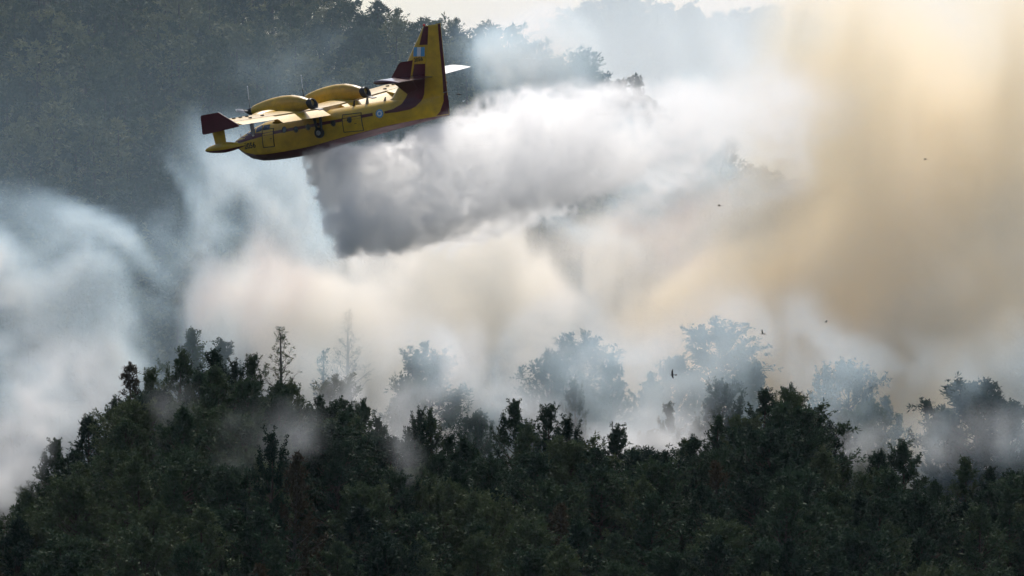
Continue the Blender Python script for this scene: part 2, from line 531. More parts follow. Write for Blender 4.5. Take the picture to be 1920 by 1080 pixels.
# ridge trees, left to right
HEROES = [
    (60, 905, 437, 'spire0', 1.0, 'slim dark pine at the far left end of the near ridge'),
    (30, 955, 424, 'cone0', 1.0, 'low pine cut by the left picture edge under the smoke'),
    (112, 815, 444, 'spire1', 1.05, 'narrow pine on the left shoulder of the ridge, half veiled by smoke'),
    (165, 770, 446, 'cone1', 0.9, 'pine just right of the smoke-veiled narrow pine on the left shoulder'),
    (215, 735, 448, 'spire2', 1.0, 'dark pine where the left shoulder of the ridge steepens'),
    (250, 672, 452, 'dry0', 0.9, 'thin scorched pine with forked twiggy top on the left crest'),
    (282, 680, 450, 'spire3', 0.9, 'dark pine between the scorched forked pine and the tall dark spire'),
    (333, 645, 452, 'spire0', 0.85, 'tall dark columnar pine spire on the left crest'),
    (372, 690, 449, 'cone2', 0.9, 'dense pine just right of the tall columnar spire'),
    (402, 648, 453, 'spire1', 1.05, 'broad-tipped dark pine, highest of the crest between spire and half-bare tree'),
    (440, 665, 451, 'spire2', 1.0, 'dark pine standing left of the half-bare tree, touching its branches'),
    (470, 655, 454, 'spire3', 0.9, 'slender pine tucked directly against the left side of the half-bare tree'),
    (525, 606, 455, 'bare0', 1.25, 'tall half-bare pine with thin open branches on the left crest'),
    (545, 705, 448, 'cone3', 0.9, 'dark pine standing in front of the half-bare tree'),
    (600, 735, 450, 'spire1', 0.9, 'small dark pine right of the half-bare tree'),
    (632, 690, 462, 'umb1', 0.9, 'grey-green round-topped pine behind the crest right of the half-bare tree'),
    (684, 740, 449, 'spire0', 1.0, 'pointed pine left of the white smoke gap in the ridge'),
    (712, 772, 446, 'cone4', 0.8, 'pine on the left rim of the white smoke gap'),
    (785, 755, 450, 'spire2', 0.85, 'lone twiggy spire right of the white smoke gap'),
    (812, 758, 451, 'spire0', 0.8, 'second spire right of the white smoke gap, beside the lone twiggy one'),
    (850, 805, 448, 'spire3', 0.85, 'low pine in the dip of the ridge line'),
    (890, 825, 446, 'cone0', 0.9, 'lowest pine in the middle dip of the ridge line'),
    (968, 742, 452, 'spire1', 1.0, 'dark pine with a ragged tall top at mid-picture'),
    (1030, 748, 451, 'spire3', 1.0, 'dark pine with several pointed shoots right of the mid-picture one'),
    (1062, 770, 449, 'spire2', 0.9, 'dark pine at the right end of the mid-picture clump'),
    (1160, 785, 450, 'spire0', 0.95, 'twiggy pine alone in the smoky dip right of the mid-picture clump'),
    (1200, 830, 446, 'cone2', 0.9, 'low dark pine under the smoky dip right of mid-picture'),
    (1282, 815, 449, 'cone1', 0.95, 'bushy pine at the left foot of the right-hand hump'),
    (1345, 770, 450, 'spire3', 1.1, 'pine with pointed top on the left flank of the right-hand hump'),
    (1432, 722, 452, 'spire1', 1.1, 'tallest dark pine spire on the right-hand hump'),
    (1395, 765, 449, 'round0', 0.8, 'dense pine left of the tallest right-hand spire'),
    (1480, 710, 462, 'umb2', 0.85, 'greyish broad-topped pine behind the tallest right-hand spire'),
    (1530, 760, 452, 'round1', 0.75, 'bushy leaning pine on the right flank of the right-hand hump'),
    (1580, 835, 447, 'spire2', 0.9, 'small pine at the right foot of the right-hand hump'),
    (1640, 835, 449, 'cone3', 0.85, 'small round pine left of the pointed pine on the right'),
    (1700, 815, 452, 'spire0', 1.15, 'pointed dark pine below the yellow smoke column'),
    (1755, 890, 446, 'cone0', 0.9, 'low pine in the gap right of the pointed pine'),
    (1810, 848, 451, 'spire3', 1.1, 'dark pine in front of the misty tree at the right'),
    (1860, 868, 449, 'spire1', 1.0, 'dark pine next to the right picture edge'),
    (1905, 872, 450, 'cone2', 1.0, 'dark pine cut by the right picture edge'),
    (505, 792, 411, 'spire2', 0.75, 'open-branched pine silhouetted against the small white smoke puff'),
    (552, 838, 409, 'dry1', 0.8, 'brownish pine below the small white smoke puff'),
    # trees standing in the smoke behind the ridge
    (186, 578, 518, 'bare1', 1.0, 'faint twiggy tree top in the white smoke at far left'),
    (238, 608, 514, 'bare2', 1.2, 'ghostly leaning twiggy tree in the left smoke'),
    (352, 606, 492, 'spire3', 1.0, 'pale misty spire behind the left crest'),
    (430, 628, 500, 'spire1', 0.9, 'faint spire in smoke behind the crest left of the half-bare tree'),
    (655, 572, 516, 'bare1', 1.25, 'tall pale bare tree fading into the white smoke'),
    (718, 600, 535, 'bare2', 1.0, 'palest bare treetop right of the tall pale bare tree'),
    (610, 648, 505, 'bare0', 1.1, 'faint low twiggy tree left of the tall pale bare tree'),
    (812, 632, 492, 'umb0', 1.0, 'misty flat-topped pine split by white smoke'),
    (760, 690, 486, 'round2', 0.6, 'misty pine at the left of the flat-topped pine, lost in smoke'),
    (1030, 648, 505, 'round3', 0.8, 'grey misty pine forming the left half of the round twin crowns'),
    (1092, 612, 512, 'umb1', 1.15, 'grey misty pine forming the right half of the round twin crowns'),
    (1078, 698, 474, 'spire2', 0.7, 'thin grey spire below the round twin crowns'),
    (1150, 655, 500, 'spire0', 0.8, 'pale spire right of the round twin crowns'),
    (1215, 690, 488, 'spire3', 1.1, 'misty blue-grey pine between twin crowns and the big misty crown'),
    (1250, 748, 474, 'spire1', 0.8, 'half-misted pine at the right end of the smoky dip'),
    (1270, 655, 520, 'round1', 0.8, 'pale rounded pine left of the big misty crown'),
    (1345, 586, 522, 'umb0', 1.3, 'big misty round-crowned pine rising highest in the smoke'),
    (1405, 660, 515, 'round0', 0.75, 'pale low crown right of the big misty crown'),
    (1355, 700, 478, 'round2', 0.8, 'blue-grey pine below the big misty crown'),
    (1540, 672, 505, 'spire2', 0.9, 'pale spire left of the broad misty tree against yellow smoke'),
    (1592, 664, 505, 'round3', 0.95, 'broad misty pine against the yellow smoke'),
    (1630, 742, 490, 'round1', 0.8, 'misty low pine at the right foot of the broad misty one'),
    (1828, 692, 476, 'round0', 1.15, 'large dark misty pine at the right, standing behind the ridge'),
    (1775, 752, 480, 'round2', 0.8, 'misty pine at the left side of the large dark misty one'),
    (1900, 735, 478, 'round1', 1.0, 'misty pine at the right picture edge behind the ridge'),
    # outstanding trees on the hill behind
    (1095, 92, 800, 'umb2', 0.95, 'dark flat-crowned pine on the spur of the hill behind the water cloud'),
    (1050, 118, 805, 'round1', 1.0, 'rounded dark pine left of the flat-crowned pine on the spur'),
    (1125, 132, 795, 'round2', 0.8, 'dark pine right under the flat-crowned pine on the spur'),
    (1165, 146, 790, 'spire0', 1.1, 'pine right of the flat-crowned pine, sinking into pale smoke'),
    (1195, 138, 795, 'spire1', 1.0, 'last faint pine at the right end of the spur'),
]
for (px, py, Y, var, wd, lab) in HEROES:
    hero(px, py, Y, var, lab, wd * (1.0 if var.startswith('bare') else 1.2))


# the canopy on the ridge's face: poisson spread
def far_enough(x, y, d):
    for (a, b, r) in placed:
        if (a - x) ** 2 + ((b - y) * 0.9) ** 2 < d * d: return False
    return True


NAMES_X = ['far left', 'left', 'centre left', 'centre right', 'right', 'far right']
count = 0
rows = []
for tries in range(9000):
    if count >= 150: break
    Y = rnd.uniform(384, 449)
    X = rnd.uniform(-0.102 * Y, 0.102 * Y)
    d = 3.5 + 0.9 * (449 - Y) / 65
    if not far_enough(X, Y, d): continue
    g = float(ground(X, Y))
    px = 960 + X / Y * FPX
    pt = 540 - (g + 10.5) / Y * FPX
    if pt > 1100: continue
    front = pt > 930
    kind = rnd.choices(['cone', 'round', 'spire', 'dry'], [5, 6, 0.7, 0.4] if front else [5, 4, 1.6, 0.5])[0]
    var = kind + str(rnd.randrange({'cone': 5, 'round': 4, 'spire': 4, 'dry': 2}[kind]))
    zone = NAMES_X[min(5, max(0, int(px / 320)))]
    row = 'along the picture bottom' if pt > 1000 else ('low on the near slope' if pt > 930 else 'midway up the near slope' if pt > 860 else 'just below the ridge line')
    look = {'cone': 'dense cone-shaped dark pine', 'round': 'bushy round-crowned dark pine', 'spire': 'narrow upright dark pine', 'dry': 'brownish scorched pine'}[kind]
    o = place_tree(var, X, Y, 'pine', 'pines of the near slope', h=rnd.uniform(8.8, 11.2), wide=rnd.uniform(1.15, 1.45))
    rows.append((px, '%s at %s %s' % (look, zone, row), o))
    placed.append((X, Y, 1.5)); count += 1
number_off(rows)
print('near slope trees', count)

# back rows behind the crest, sunk in smoke
rows = []
n_back = 0
for tries in range(3000):
    if n_back >= 34: break
    Y = rnd.uniform(462, 540)
    X = rnd.uniform(-0.07 * Y, 0.1 * Y)
    if not far_enough(X, Y, 3.6): continue
    px = 960 + X / Y * FPX
    kind = rnd.choice(['cone', 'round', 'spire', 'round'])
    var = kind + str(rnd.randrange(4))
    zone = NAMES_X[min(5, max(0, int(px / 320)))]
    o = place_tree(var, X, Y, 'pine', 'misty pines behind the crest', h=rnd.uniform(5.5, 8.8), wide=rnd.uniform(0.9, 1.3))
    rows.append((px, 'low misty pine %s behind the crest at %s' % ('close' if Y < 490 else 'farther' if Y < 515 else 'deep in smoke', zone), o))
    placed.append((X, Y, 1.5)); n_back += 1
number_off(rows)

# the wooded hill behind: the largest ones singly, the rest as one wood
pts = []
cell = {}
for tries in range(60000):
    Y = rnd.uniform(640, 935) if rnd.random() < 0.85 else rnd.uniform(1380, 1545)
    half = 0.105 * Y
    X = rnd.uniform(-half, half)
    if Y < 1000 and X > 34 and rnd.random() < 0.3: continue
    if Y > 1000 and X < -25: continue
    d = 5.0 if Y < 1000 else 5.5
    k = (int(X // 6), int(Y // 6)); ok = True
    for i in (-1, 0, 1):
        for j in (-1, 0, 1):
            for q in cell.get((k[0] + i, k[1] + j), ()):
                if (q[0] - X) ** 2 + (q[1] - Y) ** 2 < d * d: ok = False
    if not ok: continue
    if not far_enough(X, Y, 2.5): continue
    cell.setdefault(k, []).append((X, Y)); pts.append((X, Y))
pts.sort(key=lambda p: p[1])
singles = []; rest = []
for (X, Y) in pts:
    g = float(ground(X, Y))
    py = 540 - (g + 10) / Y * FPX; px = 960 + X / Y * FPX
    if len(singles) < 56 and Y < 1000 and -20 < px < 760 and 20 < py < 470 and rnd.random() < 0.22: singles.append((X, Y, px, py))
    else: rest.append((X, Y))
rows = []
for (X, Y, px, py) in singles:
    v = 'far%d' % rnd.randrange(6)
    zone = ('at the far left' if px < 160 else 'at left' if px < 290 else 'left of the aircraft' if px < 400 else 'behind the aircraft nose' if px < 540 else 'behind the aircraft wing' if px < 650 else 'behind the aircraft tail')
    hgt = 'at the top' if py < 90 else 'high' if py < 180 else 'halfway up' if py < 290 else 'low' if py < 390 else 'at the foot'
    o = place_tree(v, X, Y, 'pine', 'pines on the hill behind', h=rnd.uniform(9, 13.5), wide=rnd.uniform(1.0, 1.4))
    rows.append((px, 'hazy blue-green pine %s on the hillside %s' % (hgt, zone), o))
number_off(rows)
print('hill trees', len(singles), len(rest))


def joined_forest(P):
    CV, CF, TV, TF, NN, TI = [], [], [], [], [], []
    co = to = 0
    src = {}
    for v in ['far%d' % i for i in range(6)]:
        r = []
        for me in VAR[v][:2]:
            V = np.empty(len(me.vertices) * 3, np.float32); me.vertices.foreach_get('co', V)
            F = np.empty(len(me.loops), np.int32); me.loops.foreach_get('vertex_index', F)
            r.append((V.reshape(-1, 3), F.reshape(-1, 4), CN.get(me.name)))
        src[v] = r
    for (X, Y) in P:
        v = 'far%d' % rnd.randrange(6)
        s = rnd.uniform(0.85, 1.35); w = s * rnd.uniform(1.0, 1.45); a = rnd.uniform(0, 6.28)
        m = np.array([[w * math.cos(a), -w * math.sin(a), 0], [w * math.sin(a), w * math.cos(a), 0], [0, 0, s]], np.float32)
        o = np.array([X, Y, float(ground(X, Y)) - 0.2], np.float32)
        (tv, tf, _), (cv, cf, cn) = src[v]
        mr = np.array([[math.cos(a), -math.sin(a), 0], [math.sin(a), math.cos(a), 0], [0, 0, 1]], np.float32)
        NN.append(cn @ mr.T); TI.append(np.full(len(cv), rnd.random(), np.float32))
        CV.append(cv @ m.T + o); CF.append(cf + co); co += len(cv)
        TV.append(tv[:54] @ m.T + o); TF.append(tf[:48] + to); to += 54
    F = CF[0]
    me = mesh_np('hillside_forest', np.concatenate(CV), np.concatenate(CF), [M['needles_wood']])
    ta = me.attributes.new('tint', 'FLOAT', 'POINT'); ta.data.foreach_set('value', np.concatenate(TI))
    set_normals(me, np.concatenate(NN))
    o = link('hillside_forest', me)
    tag(o, 'hazy pine forest covering the hills behind the aircraft', 'forest', kind='stuff')
    link('trunks', mesh_np('hillside_trunks', np.concatenate(TV), np.concatenate(TF), [M['bark']], True), o)['kind'] = 'stuff'
    print('forest quads', sum(len(f) for f in CF))


joined_forest(rest)
print('forest', time.time() - T0)
# ------------------------------------------------------------------ fire-fighting flying boat
# body axes: x forward from the stern, y to the left wing tip, z up (metres)
_r = Vector((-20.2, -12.9, -4.7)).normalized()
_z = Vector((-3.7, -2.8, 23.9)); _z = (_z - _r * _z.dot(_r)).normalized()
_y = _z.cross(_r)
PLANE_Y = 9969 / 24.4
_org = at(843, 217, PLANE_Y)
_view = at(640, 200, PLANE_Y).normalized()
_q = Vector((0, 1, 0)).rotation_difference(_view).to_matrix()
ROT = _q @ Matrix((_r, _y, _z))
AX_F = ROT @ Vector((1, 0, 0))
AX_L = ROT @ Vector((0, 1, 0))
AX_U = ROT @ Vector((0, 0, 1))


def b2(px, py, l):
    """photograph position on the port side, l metres off the centre line -> (forward, up)"""
    dx = px - 843 + 12.9 * l; dy = py - 217 - 2.8 * l
    f = (-dx + 4.7 * dy / 23.9) / 20.93
    return f, (-dy + 3.7 * f) / 23.9


def build_aircraft():
    root = bpy.data.objects.new('firefighting_aircraft', None)
    col.objects.link(root)
    root.matrix_world = Matrix.Translation(_org) @ ROT.to_4x4()
    tag(root, 'yellow and maroon twin-propeller flying boat banking and dropping water', 'aircraft')

    ff = [0, 1.2, 2.5, 4.9, 7.0, 9.5, 10.5, 12, 13.3, 15, 16.6, 17.6, 18.6, 19.3, 19.75, 20.0]
    W = [.06, .26, .52, .96, 1.20, 1.29, 1.30, 1.30, 1.30, 1.29, 1.24, 1.12, .88, .60, .34, .06]
    K = [0, -.06, -.14, -.30, -.48, -.68, -.76, -1.02, -1.06, -1.04, -.97, -.86, -.55, -.05, .40, .75]
    CH = [.10, .14, .16, .14, .02, -.15, -.24, -.36, -.40, -.40, -.36, -.24, .04, .40, .66, .84]
    TP = [1.84, 1.90, 1.96, 2.04, 2.08, 2.12, 2.13, 2.15, 2.16, 2.16, 2.10, 1.86, 1.52, 1.28, 1.10, .90]

    def st(f):
        return [float(np.interp(f, ff, A)) for A in (W, K, CH, TP)]

    def hw(f, u):
        """half width of the hull at station f, height u"""
        w, k, c, t = st(f)
        if u <= c: return w * 0.95 * max(0.0, min(1, (u - k) / max(1e-4, c - k))) ** 0.85
        v = min(1.0, (u - c) / max(1e-4, t - c))
        q = max(0.0, (v - 0.42) / 0.58)
        return w * max(0.0, 1 - q ** 2.6) ** (1 / 2.1) * (0.95 + 0.05 * min(1, v / 0.3))

    # hull ------------------------------------------------------------
    fs = sorted(set(np.round(np.concatenate([np.linspace(0, 10.45, 40), [10.5, 10.56], np.linspace(10.7, 16.6, 22), np.linspace(16.75, 20, 26)]), 3)))
    up = [0, .3, .6, .85, 1.0]
    vp = [.08, .2, .42, .55, .66, .76, .84, .90, .945, .975, .992, 1.0]
    V, F, mi = [], [], []
    for f in fs:
        w, k, c, t = st(f)
        if 10.5 <= f: pass
        us = [k + (c - k) * a for a in up] + [c + (t - c) * a for a in vp]
        if f > 10.53 and f < 12: us = [min(u, u) for u in us]
        half = [(hw(f, u), u) for u in us]
        half[0] = (0, k); half[-1] = (0, t)
        ring = half + [(-a, u) for a, u in half[-2:0:-1]]
        V += [(f, l, u) for l, u in ring]
        n = len(ring)
    m = len(fs)
    nb = len(up) - 1
    for i in range(m - 1):
        for j in range(n):
            j2 = (j + 1) % n
            F.append((i * n + j, i * n + j2, (i + 1) * n + j2, (i + 1) * n + j))
            mi.append(1 if (j < nb or j >= n - nb) else 0)
    hull = link('fuselage', mesh_np('fuselage', V, F, [M['yellow'], M['red']], True, mi), root)
    bm = bmesh.new(); bm.from_mesh(hull.data)
    bmesh.ops.recalc_face_normals(bm, faces=bm.faces); bm.to_mesh(hull.data); bm.free()

    # flat paint laid on a surface, both sides ---------------------------
    def decal(name, poly, mat, surf, side=1, parent=hull, off=0.012, cut=0.22, hole=None):
        bm = bmesh.new()
        vs_ = [bm.verts.new((p[0], 0, p[1])) for p in poly]
        bm.faces.new(vs_)
        lo = [min(p[i] for p in poly) for i in (0, 1)]; hi_ = [max(p[i] for p in poly) for i in (0, 1)]
        for ax, nrm in ((0, (1, 0, 0)), (1, (0, 0, 1))):
            c = lo[ax] + cut
            while c < hi_[ax] - 1e-3:
                co = (c, 0, 0) if ax == 0 else (0, 0, c)
                bmesh.ops.bisect_plane(bm, geom=bm.verts[:] + bm.edges[:] + bm.faces[:], plane_co=co, plane_no=nrm)
                c += cut
        bmesh.ops.triangulate(bm, faces=bm.faces[:])
        for v in bm.verts: v.co.y = side * (surf(v.co.x, v.co.z) + off)
        return bm_obj(name, bm, mat, parent, recalc=False)

    def both(name, poly, mat, surf, **k):
        a = decal(name, poly, mat, surf, 1, **k); b = decal(name, poly, mat, surf, -1, **k)
        return a, b

    def finw(f, u):
        lead = float(np.interp(u, [1.9, 2.06, 3.0, 4.8, 7.15], [5.4, 4.9, 3.95, 2.74, .76]))
        trail = float(np.interp(u, [0, 6.95, 7.2], [0, -.77, -.8]))
        ch = lead - trail
        t = min(1, max(0, (lead - f) / ch))
        return max(0.012, 0.62 * ch * 0.10 * (1.48 * math.sqrt(t) - 0.63 * t - 1.76 * t * t + 1.42 * t ** 3 - 0.5 * t ** 4) * 2.4)

    # fin and rudder -------------------------------------------------------
    def foil_fin(name, t0, t1, mat):
        V, F = [], []
        us = np.linspace(1.55, 7.12, 30); ts = np.linspace(t0, t1, 14)
        n = 2 * len(ts)
        for u in us:
            lead = float(np.interp(u, [1.55, 1.9, 2.06, 3.0, 4.8, 7.15], [5.5, 5.4, 4.9, 3.95, 2.74, .76]))
            trail = float(np.interp(u, [0, 6.95, 7.2], [0, -.77, -.8]))
            hinge = float(np.interp(u, [1.5, 7.1], [1.95, .27]))
            a, b = (lead, hinge) if name == 'fin' else (hinge - 0.025, trail)
            fl = [a + (b - a) * t for t in ts]
            V += [(f, finw(f, u), u) for f in fl] + [(f, -finw(f, u), u) for f in fl[::-1]]
        for i in range(len(us) - 1):
            for j in range(n):
                j2 = (j + 1) % n
                F.append((i * n + j, i * n + j2, (i + 1) * n + j2, (i + 1) * n + j))
        bm = bmesh.new()
        bv = [bm.verts.new(v) for v in V]
        for f in F: bm.faces.new([bv[i] for i in f])
        bm.faces.new(bv[-n:]); bm.faces.new(bv[:n][::-1])
        return bm_obj(name, bm, mat, root, True)
    fin = foil_fin('fin', 0, 1, M['yellow'])
    rud = foil_fin('rudder', 0, 1, M['yellow'])

    def tailw(f, u):
        return max(finw(f, u) if u > 1.75 else 0, hw(min(20, max(0, f)), u))
    c3 = lambda x, y, l: b2(680 + x / 5.686, 40 + y / 5.686, l)
    # maroon sweep from the band up into the fin
    both('stripe', [c3(240, 982, .95), c3(380, 965, .9), c3(500, 940, .75), c3(560, 910, .6), c3(620, 850, .45), c3(655, 780, .3), c3(668, 600, .2), c3(672, 452, .15),
                    c3(560, 455, .15), c3(545, 540, .2), c3(505, 720, .3), c3(465, 800, .45), c3(420, 880, .6), c3(330, 933, .8), c3(235, 958, .95)], M['red'], tailw, parent=fin)
    both('stripe', [c3(655, 54, .05), c3(705, 54, .05), c3(697, 250, .1), c3(612, 252, .1)], M['red'], tailw, parent=fin)
    both('stripe', [(-.775, 7.08), (-.56, 7.08), c3(820, 300, .06), c3(850, 600, .06), c3(865, 850, .08), c3(830, 960, .12), c3(770, 1030, .2), (.6, -.02), (.0, .01), (-.2, 1.8)], M['red'], tailw, parent=rud)
    # flag and number on the fin
    fx = lambda x, y: c3(x, y, .14)
    for k, mm in enumerate(('blue', 'white', 'blue')):
        x0 = 546 + 40 * k
        both('flag_stripe', [fx(x0, 276), fx(x0 + 40, 274), fx(x0 + 41, 372), fx(x0 + 2, 374)], M[mm], tailw, parent=fin, off=0.016)

    # lettering ------------------------------------------------------------
    def number(txt, f0, u0, size, slope, surf, parent, side=1, name='registration_number'):
        cu = bpy.data.curves.new('number', 'FONT')
        cu.body = txt; cu.size = size; cu.align_x = 'LEFT'; cu.resolution_u = 3
        cu.offset = 0.03 * size
        to = bpy.data.objects.new('tmp_number', cu); col.objects.link(to)
        dg = bpy.context.evaluated_depsgraph_get()
        me = bpy.data.meshes.new_from_object(to.evaluated_get(dg))
        bpy.data.objects.remove(to); bpy.data.curves.remove(cu)
        wid = max(v.co.x for v in me.vertices)
        for v in me.vertices:
            x, y = v.co.x, v.co.y
            f = f0 - x if side > 0 else f0 - wid + x
            u = u0 + y + slope * x
            v.co = (f, side * (surf(f, u) + 0.016), u)
        me.materials.clear(); me.materials.append(M['black'])
        return link(name, me, parent)
    fn, un = b2(453, 280.5, 1.05)
    for sd in (1, -1): number('2056', fn, un - .02, 0.62, 0.0, hw, hull, sd)
    fn, un = c3(560, 432, .14)
    for sd in (1, -1): number('2056', fn, un, 0.40, 0.0, tailw, fin, sd)

    # maroon band along the hull
    band = lambda a, b, h, o=1.20: [(a, o - h), (b, o - h), (b, o + h), (a, o + h)]
    both('stripe', band(6.15, 16.2, .12), M['red'], hw)
    both('stripe', [(4.85, 1.11), (5.0, 1.11), (5.0, 1.21), (4.85, 1.21)], M['red'], hw)
    both('stripe', [(16.2, 1.095), (17.6, .98), (19.0, .86), (19.9, .83), (19.86, 1.0), (19.2, 1.24), (18.4, 1.5), (17.6, 1.46), (16.2, 1.305)], M['red'], hw)
    # roundel
    fr, ur = b2(711, 213, 1.1)
    for rr, mm, o in ((.33, 'blue', .014), (.22, 'white', .019), (.11, 'blue', .024)):
        both('roundel_ring', [(fr + rr * math.cos(a), ur + rr * math.sin(a)) for a in np.linspace(0, 2 * math.pi, 28, endpoint=False)], M[mm], hw, off=o)
    # windscreen and side panes
    for poly in ([(16.55, 1.52), (17.15, 1.44), (17.2, 1.80), (16.75, 1.92), (16.5, 1.92)], [(17.25, 1.43), (18.05, 1.42), (17.95, 1.58), (17.35, 1.80)],
                 [(18.1, 1.42), (18.42, 1.46), (18.3, 1.54), (18.05, 1.60)], [(15.75, 1.50), (16.45, 1.52), (16.42, 1.90), (15.8, 1.88)]):
        both('cockpit_window', poly, M['glass'], hw, off=.02, cut=.12)
    # portholes
    for (px, py) in ((625, 231), (655, 224.6), (554, 242.5), (531, 243), (577, 238)):
        f, u = b2(px, py, 1.25)
        for sd in (1, -1):
            w_ = decal('porthole', [(f + .17 * math.cos(a), u + .2 * math.sin(a)) for a in np.linspace(0, 2 * math.pi, 20, endpoint=False)], M['glass'], hw, sd, off=.024)
            pts_ = [(f + .20 * math.cos(a), sd * (hw(f + .2 * math.cos(a), u + .23 * math.sin(a)) + .02), u + .23 * math.sin(a)) for a in np.linspace(0, 2 * math.pi, 21)]
            v, q = tube_np(np.array(pts_), [.025] * 21, 4)
            link('porthole_rim', mesh_np('porthole_rim', v, q, [M['soot']], True), hull)
    # doors: panel with dark seal
    for nm, c in (('crew_door', ((486.7, 242), (509, 240.7), (512.5, 275), (491, 277.5))), ('cargo_door', ((640.6, 215.6), (675.5, 211.4), (681, 245), (645, 248)))):
        q = [b2(x, y, 1.25) for x, y in c]
        for sd in (1,) if nm == 'crew_door' else (1,):
            dr = decal(nm, q, M['yellow'], hw, sd, parent=root, off=.014)
            for a in range(4):
                p0, p1 = q[a], q[(a + 1) % 4]
                nseg = 7
                pp = [(p0[0] + (p1[0] - p0[0]) * t, sd * (hw(p0[0] + (p1[0] - p0[0]) * t, p0[1] + (p1[1] - p0[1]) * t) + .018), p0[1] + (p1[1] - p0[1]) * t) for t in np.linspace(0, 1, nseg)]
                v, f_ = tube_np(np.array(pp), [.036] * nseg, 5)
                link('door_seal', mesh_np('door_seal', v, f_, [M['black']], True), dr)
            bm = bmesh.new(); bmesh.ops.create_cube(bm, size=1)
            cx, cz = sum(p[0] for p in q) / 4 - .28, sum(p[1] for p in q) / 4 - .1
            for v in bm.verts: v.co = Vector((cx + v.co.x * .16, sd * (hw(cx, cz) + .03) + v.co.y * .04, cz + v.co.z * .05))
            bm_obj('door_handle', bm, M['soot'], dr)

    # wing ------------------------------------------------------------------
    LE, CHD, TH = 13.12, 3.54, 0.165
    INC = R(6.8)

    def wz(l): return 2.34 + max(0, abs(l) - 1.2) * 0.033

    def foil(t):
        return 5 * TH * CHD * (0.2969 * math.sqrt(max(t, 0)) - 0.126 * t - 0.3516 * t * t + 0.2843 * t ** 3 - 0.1036 * t ** 4)

    def camber(t): return CHD * 0.035 * 4 * t * (1 - t)

    def wp(t, sgn, l):
        """point of the wing section: t along the chord"""
        x = -CHD * t; z = camber(t) + sgn * foil(t)
        return (LE + x * math.cos(INC) + z * math.sin(INC), l, wz(l) + 0.12 + x * math.sin(INC) + z * math.cos(INC))

    def span_loft(name, ls, t0, t1, mat, parent, rot=0.0, nt=14, smooth=True, drop=0.0):
        V, F = [], []
        ts = [t0 + (t1 - t0) * (1 - math.cos(math.pi * k / nt)) / 2 for k in range(nt + 1)]
        for l in ls:
            ring = [wp(t, 1, l) for t in ts] + [wp(t, -1, l) for t in ts[::-1]]
            if t0 > 0.3:   # hinge the surface about its nose
                hx, _, hz = wp(t0, 0, l)
                r2 = []
                for (f, ll, u) in ring:
                    df, du = f - hx, u - hz
                    r2.append((hx + df * math.cos(rot) + du * math.sin(-rot), ll, hz + df * math.sin(rot) + du * math.cos(rot) - drop))
                ring = r2
            V += ring
        n = 2 * len(ts)
        for i in range(len(ls) - 1):
            for j in range(n):
                j2 = (j + 1) % n
                F.append((i * n + j, i * n + j2, (i + 1) * n + j2, (i + 1) * n + j))
        bm = bmesh.new(); bv = [bm.verts.new(v) for v in V]
        for f in F: bm.faces.new([bv[i] for i in f])
        bm.faces.new(bv[:n]); bm.faces.new(bv[-n:][::-1])
        bmesh.ops.remove_doubles(bm, verts=bm.verts, dist=1e-4)
        o = bm_obj(name, bm, mat, parent, smooth)
        return o
    span = np.concatenate([np.linspace(-14.2, -1.2, 27), np.linspace(1.2, 14.2, 27)])
    wing = span_loft('wing', span, 0.0, 0.732, M['wing'], root, nt=18)
    md = wing.modifiers.new('edges', 'EDGE_SPLIT'); md.split_angle = R(40)
    for sd in (1, -1):
        span_loft('flap', np.linspace(1.45 * sd, 8.25 * sd, 12), 0.76, 1.0, M['yellow'], wing, rot=R(17), drop=.08).modifiers.new('e', 'EDGE_SPLIT').split_angle = R(40)
        span_loft('aileron', np.linspace(8.35 * sd, 13.9 * sd, 10), 0.755, 1.0, M['yellow'], wing, rot=R(-1)).modifiers.new('e', 'EDGE_SPLIT').split_angle = R(40)
        # flap hinge fairings under the wing
        for l in (2.6, 5.6, 7.6):
            bm = bmesh.new(); bmesh.ops.create_uvsphere(bm, u_segments=10, v_segments=6, radius=1)
            a = wp(0.8, -1, l * sd)
            for v in bm.verts: v.co = Vector((a[0] + .25 + v.co.x * .6, a[1] + v.co.y * .08, a[2] - .22 + v.co.z * .14))
            bm_obj('flap_fairing', bm, M['yellow'], wing, True)
        # raised leading-edge fairing outboard of the engine
        bm = bmesh.new(); bmesh.ops.create_uvsphere(bm, u_segments=20, v_segments=10, radius=1)
        a = wp(0.16, 1, 6.35 * sd)
        for v in bm.verts:
            v.co = Vector((a[0] + v.co.x * .62, a[1] + v.co.y * 1.65, a[2] - .1 + v.co.z * .33))
        bm_obj('leading_edge_fairing', bm, M['yellow'], wing, True)
        # fuel caps and access covers
        for t, l in ((.45, 13.1), (.47, 12.1), (.47, 11.2), (.47, 10.3), (.66, 10.9), (.62, 9.0)):
            a = wp(t, 1, l * sd)
            bm = bmesh.new(); bmesh.ops.create_cone(bm, cap_ends=True, segments=10, radius1=.17, radius2=.13, depth=.09)
            for v in bm.verts: v.co += Vector((a[0], a[1], a[2] + .03))
            bm_obj('fuel_cap', bm, M['soot'], wing)
        # winglet
        z0 = wz(14.2)
        prof = [(13.12, 2.32), (12.98, 3.66), (12.9, 3.72), (11.3, 3.70), (9.72, 2.52), (9.72, 2.36), (12.2, 2.26), (13.0, 2.24)]
        bm = bmesh.new()
        A = [bm.verts.new((f, sd * 14.21, u + z0 - 2.77 + .02)) for f, u in prof]
        B = [bm.verts.new((f, sd * 14.31, u + z0 - 2.77 + .02)) for f, u in prof]
        bm.faces.new(A); bm.faces.new(B[::-1])
        for i in range(len(prof)): bm.faces.new((A[i], B[i], B[(i + 1) % len(prof)], A[(i + 1) % len(prof)]))
        bmesh.ops.bevel(bm, geom=bm.edges[:], offset=.03, segments=2, affect='EDGES')
